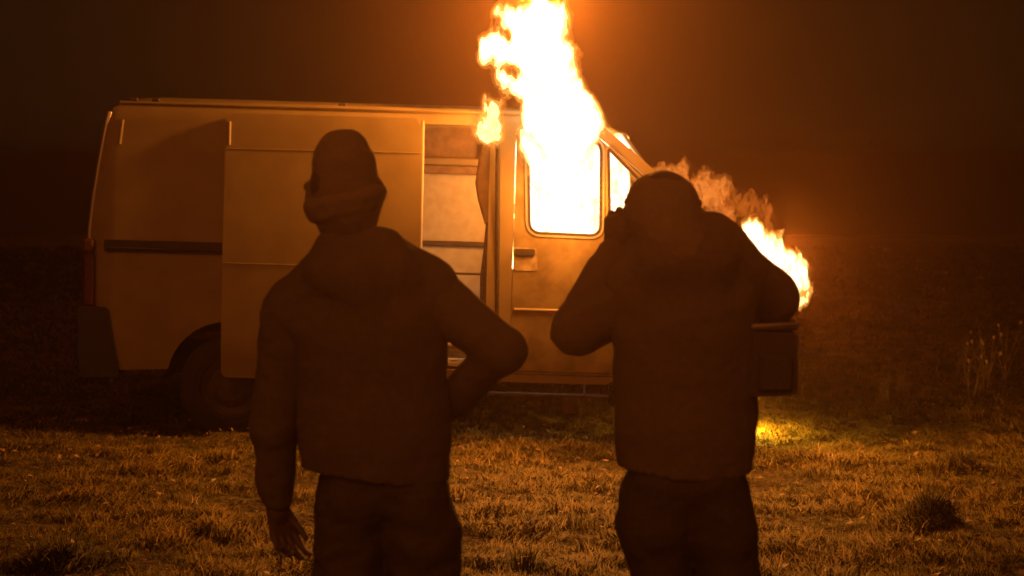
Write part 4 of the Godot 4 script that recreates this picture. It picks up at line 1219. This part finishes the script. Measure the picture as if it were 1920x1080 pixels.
	g.tube([Vector3(-0.06, 0.08, 0.06), Vector3(-0.085, 0.17, 0.09), Vector3(-0.16, 0.26, 0.13), Vector3(-0.26, 0.36, 0.135), Vector3(-0.34, 0.42, 0.09)], [0.018, 0.018, 0.018, 0.018, 0.018], 8, Vector3(1, 1, 0.3))
	piece("bag_strap", g, canvas, bag)

# ================================================================ plants at the field's edge
func build_plants() -> void:
	var dry := plain(lin(0.13, 0.075, 0.03), 0.8)
	var seed_m := plain(lin(0.2, 0.13, 0.06), 0.8)
	var spots := [[Vector3(3.701, 0.000, -13.470), 0.42, 5], [Vector3(3.798, 0.000, -13.070), 0.56, 8], [Vector3(4.118, 0.000, -13.609), 0.5, 6], [Vector3(3.535, 0.000, -12.483), 0.4, 7], [Vector3(2.840, 0.000, -12.483), 0.2, 7], [Vector3(3.130, 0.000, -13.103), 0.16, 5]]
	var words := ["slender dry weed with pale round seed heads, farthest left of the weed clump", "tallest bushy dry weed in the clump at the right edge", "dry weed at the far right edge behind the tallest one", "reddish dry weed standing nearest in the clump at the right", "low dry tuft of stalks between the shoulder bag and the weeds", "lowest pale stalks just right of the low dry tuft"]
	for i in spots.size():
		var at: Vector3 = spots[i][0]
		at.y = ground_height(at.x, at.z)
		var w := thing("dry_weed", words[i], "weed", at, "dry weeds at the field edge")
		for s in int(spots[i][2]):
			var g := Shape.new()
			var a := rng.randf() * TAU
			var l: float = spots[i][1] * rng.randf_range(0.6, 1.05)
			var out := Vector3(cos(a), 0, sin(a)) * l * rng.randf_range(0.12, 0.55)
			var tip := Vector3(0, l, 0) + out
			var foot := Vector3(rng.randf_range(-0.05, 0.05), -0.01, rng.randf_range(-0.05, 0.05))
			var m := foot.lerp(tip, 0.5) + Vector3(0, l * 0.08, 0)
			g.tube([foot, m, tip], [0.004, 0.003, 0.0016], 5)
			for k in 3:
				var b := m.lerp(tip, rng.randf_range(0.0, 0.8))
				g.tube([b, b + Vector3(rng.randf_range(-0.06, 0.06), rng.randf_range(0.03, 0.09), rng.randf_range(-0.06, 0.06))], [0.002, 0.0012], 4)
			var st := piece("stem", g, dry, w)
			if i < 4 and s % 2 == 0:
				g = Shape.new()
				g.tube([tip - Vector3(0, 0.008, 0), tip + Vector3(0, 0.006, 0), tip + Vector3(0, 0.02, 0)], [0.006, 0.015, 0.008], 7)
				piece("seed_head", g, seed_m, st)
	for i in 4:
		var q: Vector4 = tussocks[i]
		var w := thing("grass_tussock", ["dark shaggy grass tussock in the lower right of the field", "broad low tussock at the bottom left corner", "small tussock in the field above the dark shaggy one", "low tussock between the two people at the bottom edge"][i], "grass tussock", Vector3(q.x, ground_height(q.x, q.y) - 0.02, q.y), "grass tussocks in the field")
		var g := Shape.new()
		for b in 150:
			var a := rng.randf() * TAU
			var out := Vector3(cos(a), 0, sin(a))
			var foot := out * sqrt(rng.randf()) * q.z * 0.6
			foot.y = -foot.length_squared() / (q.z * q.z) * q.w * 0.8
			var l := rng.randf_range(0.06, 0.15)
			var lean := rng.randf_range(0.2, 1.3)
			var mid := foot + (out * sin(lean * 0.5) + Vector3.UP * cos(lean * 0.5)) * l * 0.5
			var tip := mid + (out * sin(lean * 1.3) + Vector3.UP * cos(lean * 1.3)) * l * 0.5
			var sd := Vector3(-out.z, 0, out.x) * 0.002
			var qn := (Vector3.UP + out * 0.4).normalized()
			var i0 := g.vert(foot - sd, qn); var i1 := g.vert(foot + sd, qn); var i2 := g.vert(mid + sd, qn); var i3 := g.vert(mid - sd, qn); var i4 := g.vert(tip, qn)
			g.face(i0, i1, i2); g.face(i0, i2, i3); g.face(i3, i2, i4)
		piece("blades", g, plain(lin(0.06, 0.055, 0.014), 0.8), w)
